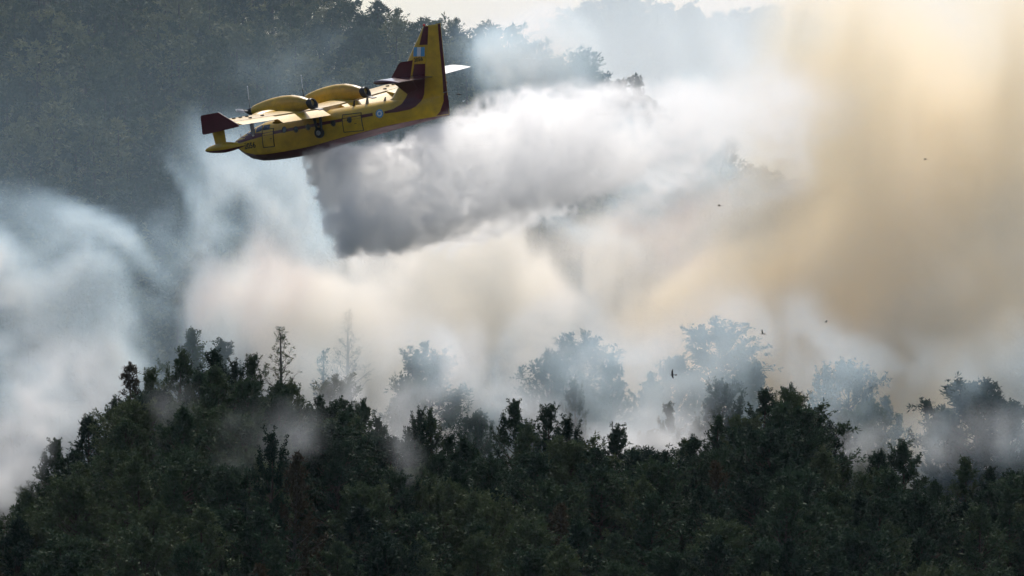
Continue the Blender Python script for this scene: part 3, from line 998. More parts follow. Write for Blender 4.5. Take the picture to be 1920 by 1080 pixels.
        bm_obj('winglet', bm, M['red'], wing)

        # float on its strut -----------------------------------------------
        lf = 13.0 * sd
        fs_ = np.linspace(0, 1, 22); V, F, mi = [], [], []
        n = 14
        for t in fs_:
            f = 14.05 - 3.75 * t
            g = (math.sin(math.pi * min(1, t * 1.75) / 2)) ** 0.55 * (1 - max(0, (t - .45) / .55) ** 1.7 * .93)
            w = .42 * g + .01; hu = .36 * g + .01; hd = .46 * g + .01
            cz = 1.12 - .10 * (1 - g) - .12 * t
            for j in range(n):
                a = 2 * math.pi * j / n
                l_ = math.cos(a) * w; u_ = math.sin(a)
                V.append((f, lf + (l_ if u_ > -.2 else l_ * .9), cz + (u_ * hu if u_ > 0 else -abs(u_) ** 1.0 * hd)))
        for i in range(len(fs_) - 1):
            for j in range(n):
                j2 = (j + 1) % n
                F.append((i * n + j, i * n + j2, (i + 1) * n + j2, (i + 1) * n + j))
                mi.append(1 if 8 <= j <= 12 else 0)
        F += []
        fl = link('float', mesh_np('float', V, F, [M['yellow'], M['red']], True, mi), root)
        bm = bmesh.new(); bm.from_mesh(fl.data)
        bmesh.ops.holes_fill(bm, edges=bm.edges[:]); bmesh.ops.recalc_face_normals(bm, faces=bm.faces); bm.to_mesh(fl.data); bm.free()
        bm = bmesh.new()
        rows = []
        for u, a, b in ((1.2, 12.0, 13.0), (2.0, 11.95, 13.05), (wz(13) + .06, 11.9, 13.15)):
            rows.append([bm.verts.new((f, lf + o, u)) for f, o in ((b, 0), (b - .2, .085), ((a + b) / 2, .1), (a + .15, .05), (a, 0), (a + .15, -.05), ((a + b) / 2, -.1), (b - .2, -.085))])
        for i in range(2):
            for j in range(8): bm.faces.new((rows[i][j], rows[i][(j + 1) % 8], rows[i + 1][(j + 1) % 8], rows[i + 1][j]))
        bm_obj('strut', bm, M['yellow'], fl, True)

        # engine nacelle ------------------------------------------------------
        le = 3.9 * sd
        NF = [15.15, 15.0, 14.6, 14.0, 13.2, 12.2, 11.3, 10.5, 9.9, 9.62]
        NT = [3.42, 3.56, 3.68, 3.80, 3.90, 3.94, 3.86, 3.62, 3.34, 3.20]
        NB = [3.02, 2.86, 2.68, 2.54, 2.46, 2.44, 2.46, 2.50, 2.55, 2.60]
        NW = [.24, .40, .50, .56, .60, .60, .58, .52, .42, .36]
        V, F = [], []; n = 24
        stn = np.linspace(15.15, 9.62, 34)
        for f in stn:
            t_, b_, w_ = [float(np.interp(f, NF[::-1], A[::-1])) for A in (NT, NB, NW)]
            for j in range(n):
                a = 2 * math.pi * j / n
                ca, sa = math.cos(a), math.sin(a)
                V.append((f, le + w_ * math.copysign(abs(ca) ** .8, ca), (t_ + b_) / 2 + (t_ - b_) / 2 * math.copysign(abs(sa) ** .85, sa)))
        for i in range(len(stn) - 1):
            for j in range(n):
                j2 = (j + 1) % n
                F.append((i * n + j, i * n + j2, (i + 1) * n + j2, (i + 1) * n + j))
        nac = link('nacelle', mesh_np('nacelle', V, F, [M['sooty']], True), root)
        bm = bmesh.new(); bm.from_mesh(nac.data); bmesh.ops.holes_fill(bm, edges=bm.edges[:]); bmesh.ops.recalc_face_normals(bm, faces=bm.faces); bm.to_mesh(nac.data); bm.free()
        # exhaust: dark stub with open mouth and lower lip
        V, F = [], []
        prof = [(9.85, .46), (9.6, .47), (9.40, .45), (9.40, .36), (9.62, .30), (9.8, .1)]
        for f, rr in prof:
            for j in range(18):
                a = 2 * math.pi * j / 18
                V.append((f + .12 * math.sin(a), le + rr * math.cos(a), 2.90 + rr * .95 * math.sin(a)))
        for i in range(len(prof) - 1):
            for j in range(18):
                F.append((i * 18 + j, i * 18 + (j + 1) % 18, (i + 1) * 18 + (j + 1) % 18, (i + 1) * 18 + j))
        link('exhaust', mesh_np('exhaust', V, F, [M['soot']], True), nac)
        bm = bmesh.new()
        q = [(9.6, -.36, 2.62), (9.6, .36, 2.62), (8.85, .3, 2.36), (8.85, -.3, 2.36)]
        A = [bm.verts.new((f, le + l, u)) for f, l, u in q]; B = [bm.verts.new((f, le + l, u - .07)) for f, l, u in q]
        bm.faces.new(A); bm.faces.new(B[::-1])
        for i in range(4): bm.faces.new((A[i], B[i], B[(i + 1) % 4], A[(i + 1) % 4]))
        bm_obj('exhaust_lip', bm, M['soot'], nac)
        # air intake under the spinner
        bm = bmesh.new(); bmesh.ops.create_uvsphere(bm, u_segments=12, v_segments=8, radius=1)
        for v in bm.verts: v.co = Vector((14.7 + v.co.x * .5, le + v.co.y * .3, 2.66 + v.co.z * .16))
        bm_obj('intake', bm, M['soot'], nac, True)
        # propeller with its spinner and four blades
        V, F = [], []
        prof = [(15.12, .26), (15.3, .27), (15.5, .23), (15.68, .14), (15.78, .03)]
        for f, rr in prof:
            for j in range(16): V.append((f, le + rr * math.cos(2 * math.pi * j / 16), 3.22 + rr * math.sin(2 * math.pi * j / 16)))
        for i in range(len(prof) - 1):
            for j in range(16): F.append((i * 16 + j, i * 16 + (j + 1) % 16, (i + 1) * 16 + (j + 1) % 16, (i + 1) * 16 + j))
        prop = link('propeller', mesh_np('spinner', V, F, [M['black']], True), root)
        for k in range(4):
            ang = R(90 - 6 * sd * 0) + k * math.pi / 2 + R(8)
            V, F = [], []
            for i, (rr, w_, tw) in enumerate(((.2, .10, 50), (.5, .14, 42), (.9, .19, 32), (1.35, .19, 24), (1.7, .165, 19), (1.9, .13, 17), (1.98, .06, 16))):
                tw = R(tw)
                for (cw, th) in ((-w_, 0), (0, .03), (w_, 0), (0, -.03)):
                    tx = cw * math.cos(tw) - th * math.sin(tw); df = cw * math.sin(tw) + th * math.cos(tw)
                    V.append((15.36 + df, le + rr * math.cos(ang) - tx * math.sin(ang), 3.22 + rr * math.sin(ang) + tx * math.cos(ang)))
            for i in range(6):
                for j in range(4): F.append((i * 4 + j, i * 4 + (j + 1) % 4, (i + 1) * 4 + (j + 1) % 4, (i + 1) * 4 + j))
            mi = [2 if i >= 5 else 1 if i >= 2 else 0 for i in range(6) for j in range(4)]
            link('blade', mesh_np('blade', V, F, [M['black'], M['metal'], M['white']], False, mi), prop)

        # tailplane ---------------------------------------------------------------
        V, F = [], []
        ls = np.linspace(.08, 5.45, 14); ts = np.linspace(0, 1, 13)
        n = 2 * len(ts)
        for l in ls:
            q = l / 5.45
            le_, te_ = 3.45 - .40 * q - (.25 * max(0, (q - .9) / .1) ** 2), .62 - .05 * q
            ch = le_ - te_; z0 = 3.40 + .028 * l
            up_ = [(le_ - ch * t, sd * l, z0 + 5 * .15 * ch * (0.2969 * math.sqrt(t) - 0.126 * t - 0.3516 * t * t + 0.2843 * t ** 3 - 0.1036 * t ** 4) - .34 * (t - .3)) for t in ts]
            dn_ = [(le_ - ch * t, sd * l, z0 - 5 * .15 * ch * (0.2969 * math.sqrt(t) - 0.126 * t - 0.3516 * t * t + 0.2843 * t ** 3 - 0.1036 * t ** 4) - .34 * (t - .3)) for t in ts[::-1]]
            V += up_ + dn_
        for i in range(len(ls) - 1):
            for j in range(n):
                j2 = (j + 1) % n
                F.append((i * n + j, i * n + j2, (i + 1) * n + j2, (i + 1) * n + j))
        bm = bmesh.new(); bv = [bm.verts.new(v) for v in V]
        for f in F: bm.faces.new([bv[i] for i in f])
        bm.faces.new(bv[-n:])
        tp = bm_obj('tailplane', bm, M['red_gloss'] if sd > 0 else M['white'], root, True)  # far side white: the sheen on its maroon top is put into the colour
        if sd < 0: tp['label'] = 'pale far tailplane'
        # finlets above and below
        for nm, prof in (('upper_finlet', [(3.35, 3.50), (2.22, 4.66), (2.05, 4.74), (.92, 4.74), (1.45, 3.46)]), ('lower_finlet', [(3.15, 3.40), (1.98, 2.26), (.98, 2.46), (1.35, 3.34)])):
            bm = bmesh.new()
            A = [bm.verts.new((f, sd * 2.18, u)) for f, u in prof]; B = [bm.verts.new((f, sd * 2.26, u)) for f, u in prof]
            bm.faces.new(A); bm.faces.new(B[::-1])
            for i in range(len(prof)): bm.faces.new((A[i], B[i], B[(i + 1) % len(prof)], A[(i + 1) % len(prof)]))
            bmesh.ops.bevel(bm, geom=bm.edges[:], offset=.022, segments=2, affect='EDGES')
            bm_obj(nm, bm, M['red'], tp)

        # main wheel folded against the hull ---------------------------------------
        bm = bmesh.new(); bmesh.ops.create_cone(bm, cap_ends=True, segments=28, radius1=.42, radius2=.42, depth=.30)
        bmesh.ops.bevel(bm, geom=[e for e in bm.edges if len(e.link_faces) == 2 and abs(e.calc_face_angle()) > 1], offset=.08, segments=3, affect='EDGES')
        for v in bm.verts: v.co = Vector((11.0 + v.co.x, sd * (1.55 + v.co.z), .55 + v.co.y))
        wh = bm_obj('wheel', bm, M['rubber'], root, True)
        wh.modifiers.new('e', 'EDGE_SPLIT').split_angle = R(35)
        bm = bmesh.new(); bmesh.ops.create_cone(bm, cap_ends=True, segments=20, radius1=.21, radius2=.16, depth=.08)
        for v in bm.verts: v.co = Vector((11.0 + v.co.x, sd * (1.73 + v.co.z), .55 + v.co.y))
        bm_obj('wheel_hub', bm, M['metal'], wh)
        for x0, x1 in ((10.85, 10.75), (11.2, 11.35)):
            v, q = tube_np(np.array([(x0, sd * 1.45, .6), ((x0 + x1) / 2, sd * 1.42, 1.2), (x1, sd * 1.35, 1.95)]), [.10, .11, .12], 8)
            link('gear_leg', mesh_np('gear_leg', v, q, [M['soot']], True), wh)

    # small fittings on top of the hull ------------------------------------------------
    def blade_aerial(name, f, l, u, h, w, mat, lean=.12):
        bm = bmesh.new()
        A = [bm.verts.new((f + a, l + o, u + z)) for (a, z) in ((w, 0), (-w, 0), (-w * .6 - lean, h), (w * .3 - lean, h)) for o in (-.02, .02)]
        for q in ((0, 2, 4, 6), (7, 5, 3, 1), (0, 1, 3, 2), (2, 3, 5, 4), (4, 5, 7, 6), (6, 7, 1, 0)): bm.faces.new([A[i] for i in q])
        bm_obj(name, bm, mat, root)
    blade_aerial('aerial', 7.0, .25, 2.05, .55, .16, M['metal'])
    blade_aerial('aerial', 8.2, .3, 2.08, .42, .12, M['black'])
    blade_aerial('aerial', 5.4, .2, 2.02, .30, .12, M['metal'])
    blade_aerial('aerial', 19.2, .1, 1.2, .35, .05, M['metal'], -.05)
    bm = bmesh.new(); bmesh.ops.create_uvsphere(bm, u_segments=12, v_segments=8, radius=.11)
    for v in bm.verts: v.co += Vector((.7, 0, 7.2))
    bm_obj('beacon', bm, M['beacon'], root, True)
    v, q = tube_np(np.array([(.5, .02, 1.82), (-.5, .12, 1.86)]), [.02, .02], 5)
    link('trim_rod', mesh_np('trim_rod', v, q, [M['metal']], True), root)
    return root


build_aircraft()


# ------------------------------------------------------------------ birds
def bird(px, py, Y, span, bank, head, up, label):
    """one bird in flight: body, tail and two bent wings as one skin"""
    prof = [(-.30, .004), (-.20, .03), (-.05, .05), (.10, .045), (.17, .032), (.22, .03), (.27, .012), (.30, .003)]
    V, F = [], []; n = 8
    for x, r in prof:
        for j in range(n): V.append((x, r * math.cos(2 * math.pi * j / n), r * .9 * math.sin(2 * math.pi * j / n)))
    for i in range(len(prof) - 1):
        for j in range(n): F.append((i * n + j, i * n + (j + 1) % n, (i + 1) * n + (j + 1) % n, (i + 1) * n + j))
    for sd in (1, -1):
        b = len(V)
        secs = [(.02, .11, -.07, .012), (.22, .14, -.05, .06), (.40, .08, -.05, .02), (.52, .0, -.06, -.03)]
        for (l, a, t, z) in secs:
            zz = z + up * l
            V += [(a, sd * l, zz), ((a + t) / 2, sd * l, zz + .012), (t, sd * l, zz), ((a + t) / 2, sd * l, zz - .006)]
        for i in range(3):
            for j in range(4): F.append((b + i * 4 + j, b + i * 4 + (j + 1) % 4, b + i * 4 + 4 + (j + 1) % 4, b + i * 4 + 4 + j))
    b = len(V)
    V += [(-.22, .03, .0), (-.22, -.03, .0), (-.42, -.09, .0), (-.42, .09, 0), (-.22, .03, .012), (-.22, -.03, .012), (-.42, -.09, .008), (-.42, .09, .008)]
    F += [(b, b + 1, b + 2, b + 3), (b + 4, b + 7, b + 6, b + 5), (b, b + 3, b + 7, b + 4), (b + 1, b + 5, b + 6, b + 2), (b + 2, b + 6, b + 7, b + 3)]
    o = link('bird', mesh_np('bird', np.array(V) * span, F, [M['bird']], False))
    o.location = at(px, py, Y)
    o.rotation_euler = (bank, 0, head)
    tag(o, label, 'bird', 'birds in the smoke')


bird(1261, 703, 400, .75, R(65), R(170), .5, 'dark bird with raised wings just above the right ridge trees')
bird(1430, 626, 405, .62, R(40), R(150), .6, 'small dark bird right of the big misty crown')
bird(1549, 604, 405, .5, R(20), R(200), .3, 'tiny bird against the yellow smoke, rightmost of the low pair')
bird(1349, 386, 405, .6, R(10), R(170), .2, 'tiny bird by the blue gap right of the water cloud')
bird(1735, 299, 405, .52, R(8), R(180), .2, 'tiny bird alone high in the tan smoke at right')
bird(860, 177, 405, .8, R(4), R(175), .05, 'dark gliding bird just behind the aircraft tail')
print('aircraft', time.time() - T0)

# ------------------------------------------------------------------ smoke, haze and falling water
def volume_mat(name, scatter, absorb, dens, g, blue=None, interp='LINEAR'):
    """grid density drives a scattering part and an absorbing part"""
    m = bpy.data.materials.new(name); m.use_nodes = True
    nt = m.node_tree; nt.nodes.clear()
    out = nt.nodes.new('ShaderNodeOutputMaterial')
    at_ = nt.nodes.new('ShaderNodeAttribute'); at_.attribute_name = 'density'
    mu = nt.nodes.new('ShaderNodeMath'); mu.operation = 'MULTIPLY'; mu.inputs[1].default_value = dens
    nt.links.new(at_.outputs['Fac'], mu.inputs[0])
    s = nt.nodes.new('ShaderNodeVolumeScatter')
    s.inputs['Color'].default_value = (*scatter, 1); s.inputs['Anisotropy'].default_value = g
    nt.links.new(mu.outputs[0], s.inputs['Density'])
    last = s.outputs[0]
    if absorb:
        a = nt.nodes.new('ShaderNodeVolumeAbsorption')
        amt = max(1 - c for c in absorb)
        a.inputs['Color'].default_value = (*absorb, 1)
        nt.links.new(mu.outputs[0], a.inputs['Density'])
        ad = nt.nodes.new('ShaderNodeAddShader')
        nt.links.new(last, ad.inputs[0]); nt.links.new(a.outputs[0], ad.inputs[1])
        last = ad.outputs[0]
    nt.links.new(last, out.inputs['Volume'])
    m.cycles.volume_interpolation = interp
    return m


def volume_obj(name, lo, hi, D, mat, label):
    """a voxel cloud: the density values sit on the object's points and a Volume Cube turns them into a grid"""
    n = D.shape
    me = bpy.data.meshes.new(name)
    me.vertices.add(D.size)
    a = me.attributes.new('dens', 'FLOAT', 'POINT')
    a.data.foreach_set('value', np.ascontiguousarray(D, np.float32).ravel())
    lo = tuple(float(v) for v in lo); hi = tuple(float(v) for v in hi)
    ng = bpy.data.node_groups.new(name + '_grid', 'GeometryNodeTree')
    ng.interface.new_socket('Geometry', in_out='INPUT', socket_type='NodeSocketGeometry')
    ng.interface.new_socket('Geometry', in_out='OUTPUT', socket_type='NodeSocketGeometry')
    N, L = ng.nodes, ng.links
    gi, go = N.new('NodeGroupInput'), N.new('NodeGroupOutput')
    vc = N.new('GeometryNodeVolumeCube')
    vc.inputs['Min'].default_value = lo; vc.inputs['Max'].default_value = hi
    for k, ax in enumerate('XYZ'): vc.inputs['Resolution ' + ax].default_value = n[k]
    src = N.new('GeometryNodeInputPosition').outputs[0]

    def vm(op, s, b=None):
        m = N.new('ShaderNodeVectorMath'); m.operation = op
        L.new(s, m.inputs[0])
        if b is not None: m.inputs[1].default_value = b
        return m
    s = vm('SUBTRACT', src, lo).outputs[0]
    s = vm('MULTIPLY', s, tuple((n[k] - 1) / (hi[k] - lo[k]) for k in range(3))).outputs[0]
    s = vm('ADD', s, (0.5, 0.5, 0.5)).outputs[0]
    s = vm('FLOOR', s).outputs[0]
    idx = vm('DOT_PRODUCT', s, (n[1] * n[2], n[2], 1)).outputs['Value']
    si = N.new('GeometryNodeSampleIndex'); si.data_type = 'FLOAT'; si.domain = 'POINT'; si.clamp = True
    na = N.new('GeometryNodeInputNamedAttribute'); na.data_type = 'FLOAT'; na.inputs[0].default_value = 'dens'
    L.new(gi.outputs[0], si.inputs['Geometry']); L.new(na.outputs[0], si.inputs['Value']); L.new(idx, si.inputs['Index'])
    L.new(si.outputs[0], vc.inputs['Density'])
    sm = N.new('GeometryNodeSetMaterial'); sm.inputs['Material'].default_value = mat
    L.new(vc.outputs[0], sm.inputs[0]); L.new(sm.outputs[0], go.inputs[0])
    o = link(name, me)
    me.materials.append(mat)
    md = o.modifiers.new('grid', 'NODES'); md.node_group = ng
    tag(o, label, kind='stuff')
    return o


def grid(lo, hi, vox):
    n = [int(round((hi[k] - lo[k]) / vox)) + 1 for k in range(3)]
    ax = [np.linspace(lo[k], hi[k], n[k], dtype=np.float32) for k in range(3)]
    return np.meshgrid(*ax, indexing='ij')


def edge_fade(X, Y, Z, lo, hi, m=6.0):
    f = 1.0
    for A, a, b in ((X, lo[0], hi[0]), (Y, lo[1], hi[1]), (Z, lo[2], hi[2])):
        f = f * sstep(a, a + m, A) * sstep(b, b - m, A)
    return f


def puffs(X, Y, Z, P, soft=1.0):
    """sum of soft ellipsoids; P rows: x, y, z, rx, ry, rz, tilt, density"""
    D = np.zeros_like(X)
    for (x, y, z, rx, ry, rz, tl, de) in P:
        dx, dz = X - x, Z - z
        c, s = math.cos(tl), math.sin(tl)
        u = (dx * c + dz * s) / rx; w = (-dx * s + dz * c) / rz; v = (Y - y) / ry
        r = u * u + v * v + w * w
        D += de * np.clip(1 - r, 0, None) ** (1.2 * soft)
    return D


def pf(px, py, Y, rpx, rpy, depth, dens, tilt=0):
    p = at(px, py, Y); k = Y / FPX
    return (p.x, p.y, p.z, rpx * k, depth, rpy * k, R(tilt), dens)


def warp(X, Y, Z, amp, sc, s, stretch=(1, 1, 1)):
    a = fbm(X * sc * stretch[0], Y * sc * stretch[1], Z * sc * stretch[2], 2, s) - 0.5
    b = fbm(X * sc * stretch[0], Y * sc * stretch[1], Z * sc * stretch[2], 2, s + 11) - 0.5
    return X + a * amp, Y + (a - b) * amp * 0.6, Z + b * amp


def build_smoke():
    # ---- blue-white smoke behind the ridge
    lo, hi = (-60, 464, -32), (64, 528, 50)
    X, Y, Z = grid(lo, hi, 0.85)
    x, y, z = warp(X, Y, Z, 17, 0.05, 1)
    x, y, z = warp(x, y, z, 6, 0.15, 2)
    P = [
        # left bank
        pf(10, 600, 505, 220, 110, 13, .12), pf(130, 630, 500, 130, 90, 11, .07), pf(-60, 555, 508, 200, 70, 12, .08),
        pf(40, 790, 484, 190, 150, 11, .055), pf(190, 720, 486, 140, 100, 10, .030), pf(300, 650, 495, 120, 60, 9, .02),
        # towards the middle
        pf(440, 560, 505, 80, 130, 10, .07, 15), pf(560, 520, 508, 130, 90, 10, .05, 10), pf(640, 640, 500, 150, 90, 10, .03),
        # around the misty trees
        pf(820, 690, 474, 300, 130, 7, 0.0360), pf(1120, 690, 475, 330, 140, 7, 0.0346), pf(1400, 690, 476, 330, 150, 7, 0.0360), pf(1680, 750, 475, 300, 130, 7, 0.0346), pf(1900, 760, 472, 240, 150, 6, 0.0317),
        pf(1190, 740, 488, 180, 90, 8, 0.0240), pf(1390, 730, 490, 200, 100, 8, 0.0240), pf(1340, 660, 508, 180, 100, 7, 0.0240), pf(1080, 660, 502, 160, 90, 7, 0.0192), pf(1900, 640, 495, 120, 130, 9, 0.0192),
        # wisps over the hill
        pf(330, 440, 512, 260, 100, 10, .036, 12), pf(540, 390, 512, 200, 130, 10, .050, 20), pf(120, 480, 512, 220, 70, 9, .04), pf(440, 450, 512, 300, 110, 10, .03, 15), pf(700, 470, 512, 240, 110, 10, .03),
        pf(560, 170, 512, 130, 90, 8, .010),
        # towards the spur
        pf(960, 150, 514, 150, 90, 9, .10, 10), pf(1110, 170, 514, 220, 80, 9, .07, 10), pf(1290, 150, 514, 230, 150, 10, .085, 10), pf(1330, 330, 514, 190, 100, 9, .10, 15), pf(1130, 400, 514, 230, 70, 9, .08, 15), pf(1230, 460, 514, 200, 90, 9, .05, 15), pf(1490, 260, 514, 170, 120, 9, .08, 30),
    ]
    D = puffs(x, y, z, P)
    n = fbm(x * 0.11, y * 0.045, z * 0.11, 5, 5, 0.60)
    n2 = fbm(x * 0.33, y * 0.12, z * 0.33, 3, 7)
    D = D * (0.10 + 2.4 * sstep(0.40, 0.62, n)) * (0.45 + 1.1 * sstep(0.3, 0.7, n2))
    D += 0.0036 * (0.5 + n) * sstep(60, -20, Z + 0.0 * X)            # the thin veil hanging in the valley
    D *= edge_fade(X, Y, Z, lo, hi, 5)
    m = volume_mat('pale_wood_smoke', (0.60, 0.82, 1.0), (0.99, 0.99, 0.99), 1.0, 0.35)
    volume_obj('valley_smoke', lo, hi, D, m, 'pale blue-white smoke filling the valley behind the near ridge')
    print('valley', D.shape, time.time() - T0)

    # ---- cream-white smoke bank in the middle
    lo, hi = (-42, 500, -28), (34, 546, 26)
    X, Y, Z = grid(lo, hi, 0.85)
    x, y, z = warp(X, Y, Z, 15, 0.05, 41)
    x, y, z = warp(x, y, z, 5, 0.16, 42)
    P = [pf(480, 560, 520, 90, 120, 11, .06, 30), pf(590, 610, 520, 180, 120, 12, .09), pf(740, 590, 520, 220, 150, 14, .11), pf(760, 500, 524, 240, 100, 12, .07),
         pf(930, 560, 522, 240, 170, 14, .11), pf(1050, 500, 524, 260, 140, 14, .10, 15), pf(960, 430, 525, 220, 80, 12, .06, 15), pf(1030, 470, 524, 160, 90, 12, .07), pf(1180, 430, 526, 220, 100, 12, .08, 20),
         pf(700, 720, 514, 200, 100, 11, .07), pf(900, 730, 514, 240, 110, 11, .08), pf(1100, 690, 516, 220, 110, 11, .06), pf(1230, 580, 526, 180, 130, 11, .06, 30)]
    D = puffs(x, y, z, P)
    n = fbm(x * 0.10, y * 0.045, z * 0.10, 5, 45, 0.55)
    n2 = fbm(x * 0.33, y * 0.12, z * 0.33, 3, 47)
    D = D * (0.16 + 1.8 * sstep(0.38, 0.64, n)) * (0.5 + 1.0 * sstep(0.3, 0.7, n2)) * 0.85
    D *= edge_fade(X, Y, Z, lo, hi, 5)
    m = volume_mat('cream_smoke', (1.0, 0.97, 0.93), (0.988, 0.965, 0.915), 1.0, 0.35)
    volume_obj('cream_smoke_bank', lo, hi, D, m, 'cream-white smoke bank drifting below the falling water')
    print('cream', D.shape, time.time() - T0)

    # ---- pale smoke far off, between the wooded spur and the farthest hill
    lo, hi = (-50, 940, -40), (170, 1160, 130)
    X, Y, Z = grid(lo, hi, 4.0)
    n = fbm(X * 0.02, Y * 0.02, Z * 0.03, 3, 51)
    D = 0.0085 * (0.35 + 1.3 * sstep(0.3, 0.7, n)) * sstep(100, 40, Z) * sstep(-45, 10, X)
    D *= edge_fade(X, Y, Z, lo, hi, 25)
    m = volume_mat('distant_smoke', (0.72, 0.88, 1.0), (0.99, 0.99, 0.99), 1.0, 0.35)
    volume_obj('distant_smoke', lo, hi, D, m, 'pale bluish smoke veiling the farthest hill')

    # ---- tan column on the right
    lo, hi = (-10, 506, -30), (70, 596, 56)
    X, Y, Z = grid(lo, hi, 1.1)
    x, y, z = warp(X, Y, Z, 16, 0.05, 3)
    x, y, z = warp(x, y, z, 5, 0.15, 4)
    P = [
        pf(1060, 620, 545, 190, 90, 18.6, 0.033, 25), pf(1240, 640, 548, 190, 120, 21.4, 0.061, 40), pf(1430, 690, 550, 220, 150, 24.1, 0.072, 45), pf(1620, 700, 550, 240, 180, 25.8, 0.072, 50),
        pf(1450, 520, 552, 260, 140, 24.1, 0.072, 45), pf(1250, 500, 550, 170, 100, 18.6, 0.033, 40), pf(1620, 480, 554, 250, 190, 27.1, 0.077, 50), pf(1740, 600, 552, 220, 200, 25.8, 0.083, 60),
        pf(1640, 300, 554, 240, 200, 27.1, 0.058, 55), pf(1790, 250, 556, 240, 220, 28.5, 0.045, 50), pf(1700, 100, 556, 300, 180, 28.5, 0.042, 35),
        pf(1880, 60, 556, 260, 200, 28.5, 0.045, 35), pf(1540, 60, 556, 200, 150, 22.8, 0.049, 30), pf(1850, 780, 548, 240, 140, 21.4, 0.050),
        pf(1960, 560, 556, 140, 160, 20.0, 0.028), pf(1300, 760, 540, 260, 110, 18.6, 0.044), pf(1960, 250, 556, 160, 180, 20.0, 0.026), pf(1860, 430, 556, 190, 200, 22.8, 0.083, 60), pf(1440, 230, 552, 160, 150, 18.6, 0.035, 45), pf(1380, 420, 552, 140, 120, 17.0, 0.028, 45),
    ]
    D = puffs(x, y, z, P)
    # streaks drawn out along the wind
    ca, sa = math.cos(R(50)), math.sin(R(50))
    U = x * ca + z * sa; W_ = -x * sa + z * ca
    n = fbm(U * 0.045, y * 0.03, W_ * 0.10, 5, 9, 0.55)
    n2 = fbm(x * 0.16, y * 0.06, z * 0.16, 4, 19, 0.55, billow=True)
    D = D * (0.32 + 1.4 * sstep(0.36, 0.64, n)) * (0.5 + 1.0 * sstep(0.15, 0.6, 1 - n2 * 1.3))
    D *= edge_fade(X, Y, Z, lo, hi, 6)
    m = volume_mat('tan_fire_smoke', (1.0, 0.96, 0.91), (0.99, 0.915, 0.745), 1.0, 0.42)
    volume_obj('tan_smoke_plume', lo, hi, D, m, 'thick tan smoke column rising across the right half')
    print('tan', D.shape, time.time() - T0)

    # ---- wisps between the crest trees
    lo, hi = (-50, 408, -36), (50, 464, 6)
    X, Y, Z = grid(lo, hi, 0.65)
    x, y, z = warp(X, Y, Z, 6, 0.14, 6)
    P = [
        pf(475, 835, 418, 70, 80, 4, .028, 35), pf(560, 812, 419, 100, 50, 4, .022),
        pf(738, 820, 427, 45, 100, 4, .03), pf(780, 720, 460, 50, 90, 5, .14, 60), pf(850, 680, 461, 70, 50, 5, .12, 30), pf(760, 790, 459, 70, 60, 5, .14),
        pf(60, 800, 452, 120, 140, 10, .08), pf(10, 900, 442, 80, 90, 9, .12), pf(130, 720, 456, 120, 90, 9, .07), pf(325, 790, 436, 60, 90, 4, .02),
        pf(1180, 830, 458, 110, 60, 7, .16), pf(1250, 790, 460, 110, 70, 7, .10), pf(1000, 760, 461, 180, 70, 7, .06), pf(640, 740, 458, 60, 60, 6, .08),
        pf(1640, 830, 459, 160, 60, 7, .03), pf(1850, 820, 460, 180, 70, 7, .03), pf(250, 900, 440, 60, 50, 6, .05),
    ]
    D = puffs(x, y, z, P)
    n = fbm(X * 0.2, Y * 0.2, Z * 0.2, 4, 15)
    n2 = fbm(x * 0.5, y * 0.3, z * 0.5, 3, 17)
    D = D * (0.2 + 1.8 * sstep(0.38, 0.64, n)) * (0.4 + 1.3 * sstep(0.3, 0.7, n2))
    D *= edge_fade(X, Y, Z, lo, hi, 3)
    m = volume_mat('white_ground_smoke', (0.88, 0.94, 1.0), (0.985, 0.985, 0.985), 1.0, 0.35)
    volume_obj('crest_smoke', lo, hi, D, m, 'white smoke wisps seeping up between the crest pines')
    print('wisps', D.shape, time.time() - T0)


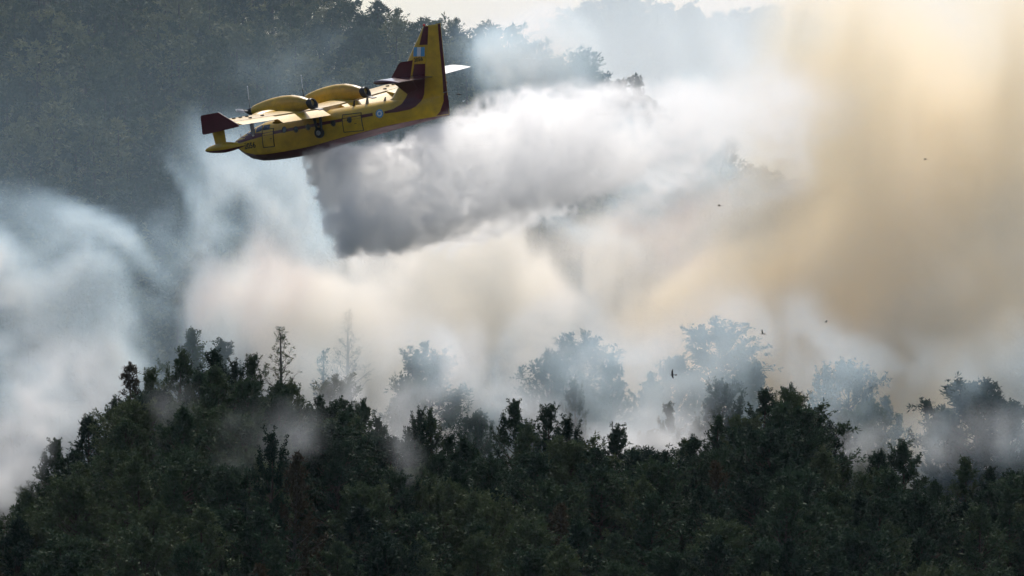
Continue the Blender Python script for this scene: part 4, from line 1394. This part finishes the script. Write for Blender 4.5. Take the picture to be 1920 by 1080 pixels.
def build_water():
    """the load of water leaving the belly doors, torn into spray behind the aircraft"""
    h = -AX_F; h = Vector((h.x, h.y, 0)).normalized()   # the way the aircraft came, level
    sv = Vector((h.y, -h.x, 0))
    org = at(578, 290, PLANE_Y + 7.3)                    # keel at the doors
    lo, hi = (-17.5, 372, 0.0), (27, 422, 20)
    X, Y, Z = grid(lo, hi, 0.27)
    S = (X - org.x) * h.x + (Y - org.y) * h.y            # metres behind the doors
    T = (X - org.x) * sv.x + (Y - org.y) * sv.y
    # upper and lower limits of the falling sheet, metres of height against metres behind the doors
    pts_ = [(570, 285, 290), (580, 280, 300), (592, 276, 335), (604, 280, 362), (618, 278, 398), (632, 276, 444), (655, 274, 466), (690, 270, 488), (760, 256, 476), (850, 228, 446), (950, 190, 402),
            (1050, 178, 384), (1150, 168, 360), (1250, 165, 318), (1350, 150, 272), (1450, 136, 238), (1550, 120, 200)]
    ss, zt, zb = [], [], []
    for (px, a, b) in pts_:
        # intersect the sight line's vertical plane with the vertical plane of the path
        k = (px - 960) / FPX
        s_ = (k * org.y - org.x) / (h.x - k * h.y)
        yy = org.y + s_ * h.y
        ss.append(s_); zt.append((540 - a) / FPX * yy); zb.append((540 - b) / FPX * yy)
    top = np.interp(S, ss, zt); bot = np.interp(S, ss, zb)
    age = np.clip(S, 0, 60)
    x, y, z = warp(X, Y, Z, 2.6, 0.22, 21)
    s1 = (x - org.x) * h.x + (y - org.y) * h.y; t1 = (x - org.x) * sv.x + (y - org.y) * sv.y; z1 = z - 0.2 * s1
    sw = fbm(s1 * 0.14, t1 * 0.16, z1 * 0.30, 3, 31, billow=True)      # big rolls
    fi = fbm(x * 0.75, y * 0.6, z * 0.75, 3, 37, billow=True)      # small curls
    half = 0.9 + 0.15 * age + 1.1 * sstep(0, 8, top - Z) * sstep(0, 6, S)
    e = np.minimum(np.minimum((Z - bot) * 0.75, (top - Z) * 0.9), half - np.abs(T - 0.5 * (sw - 0.4) * age * 0.2))
    e = np.minimum(e, (S + 0.15) * 0.9)
    e = e + (0.36 - sw) * (0.4 + 0.07 * age) * 1.6 + (0.34 - fi) * (1.1 + 0.05 * age)
    e = np.minimum(e, (top + 0.25 + 1.0 * sstep(12, 22, S) - Z))
    soft = 0.22 + 0.04 * age
    D = sstep(0, 1, e / soft)
    fall = 1.1 * np.exp(-age / 10.5) + 0.11
    D = D * fall * (0.15 + 1.7 * sstep(0.45, 0.85, 1 - fi)) * (0.6 + 0.8 * sstep(0.5, 0.8, 1 - sw)) * sstep(47, 24, S)
    D *= sstep(-0.4, 0.2, S)
    D *= edge_fade(X, Y, Z, lo, hi, 1.5)
    m = volume_mat('water_spray', (0.98, 0.985, 1.0), None, 1.0, 0.5)
    m.cycles.volume_step_rate = 0.4
    volume_obj('water_drop', lo, hi, D, m, 'billowing white load of water falling behind the aircraft')
    print('water', D.shape, time.time() - T0)


def build_haze():
    bm = bmesh.new(); bmesh.ops.create_cube(bm, size=1)
    for v in bm.verts: v.co = Vector((v.co.x * 13000, 4000 + v.co.y * 15000, -20 + v.co.z * 260 + 40))
    m = bpy.data.materials.new('hazy_air'); m.use_nodes = True
    nt = m.node_tree; nt.nodes.clear()
    out = nt.nodes.new('ShaderNodeOutputMaterial'); pv = nt.nodes.new('ShaderNodeVolumePrincipled')
    pv.inputs['Color'].default_value = (0.72, 0.86, 1.0, 1)
    pv.inputs['Density'].default_value = HAZE
    pv.inputs['Anisotropy'].default_value = 0.3
    nt.links.new(pv.outputs[0], out.inputs['Volume'])
    o = bm_obj('haze', bm, m)
    tag(o, 'thin bluish haze hanging over the whole landscape', kind='stuff')


HAZE = 0.000022
build_smoke()
build_water()
build_haze()

print('script', time.time() - T0)
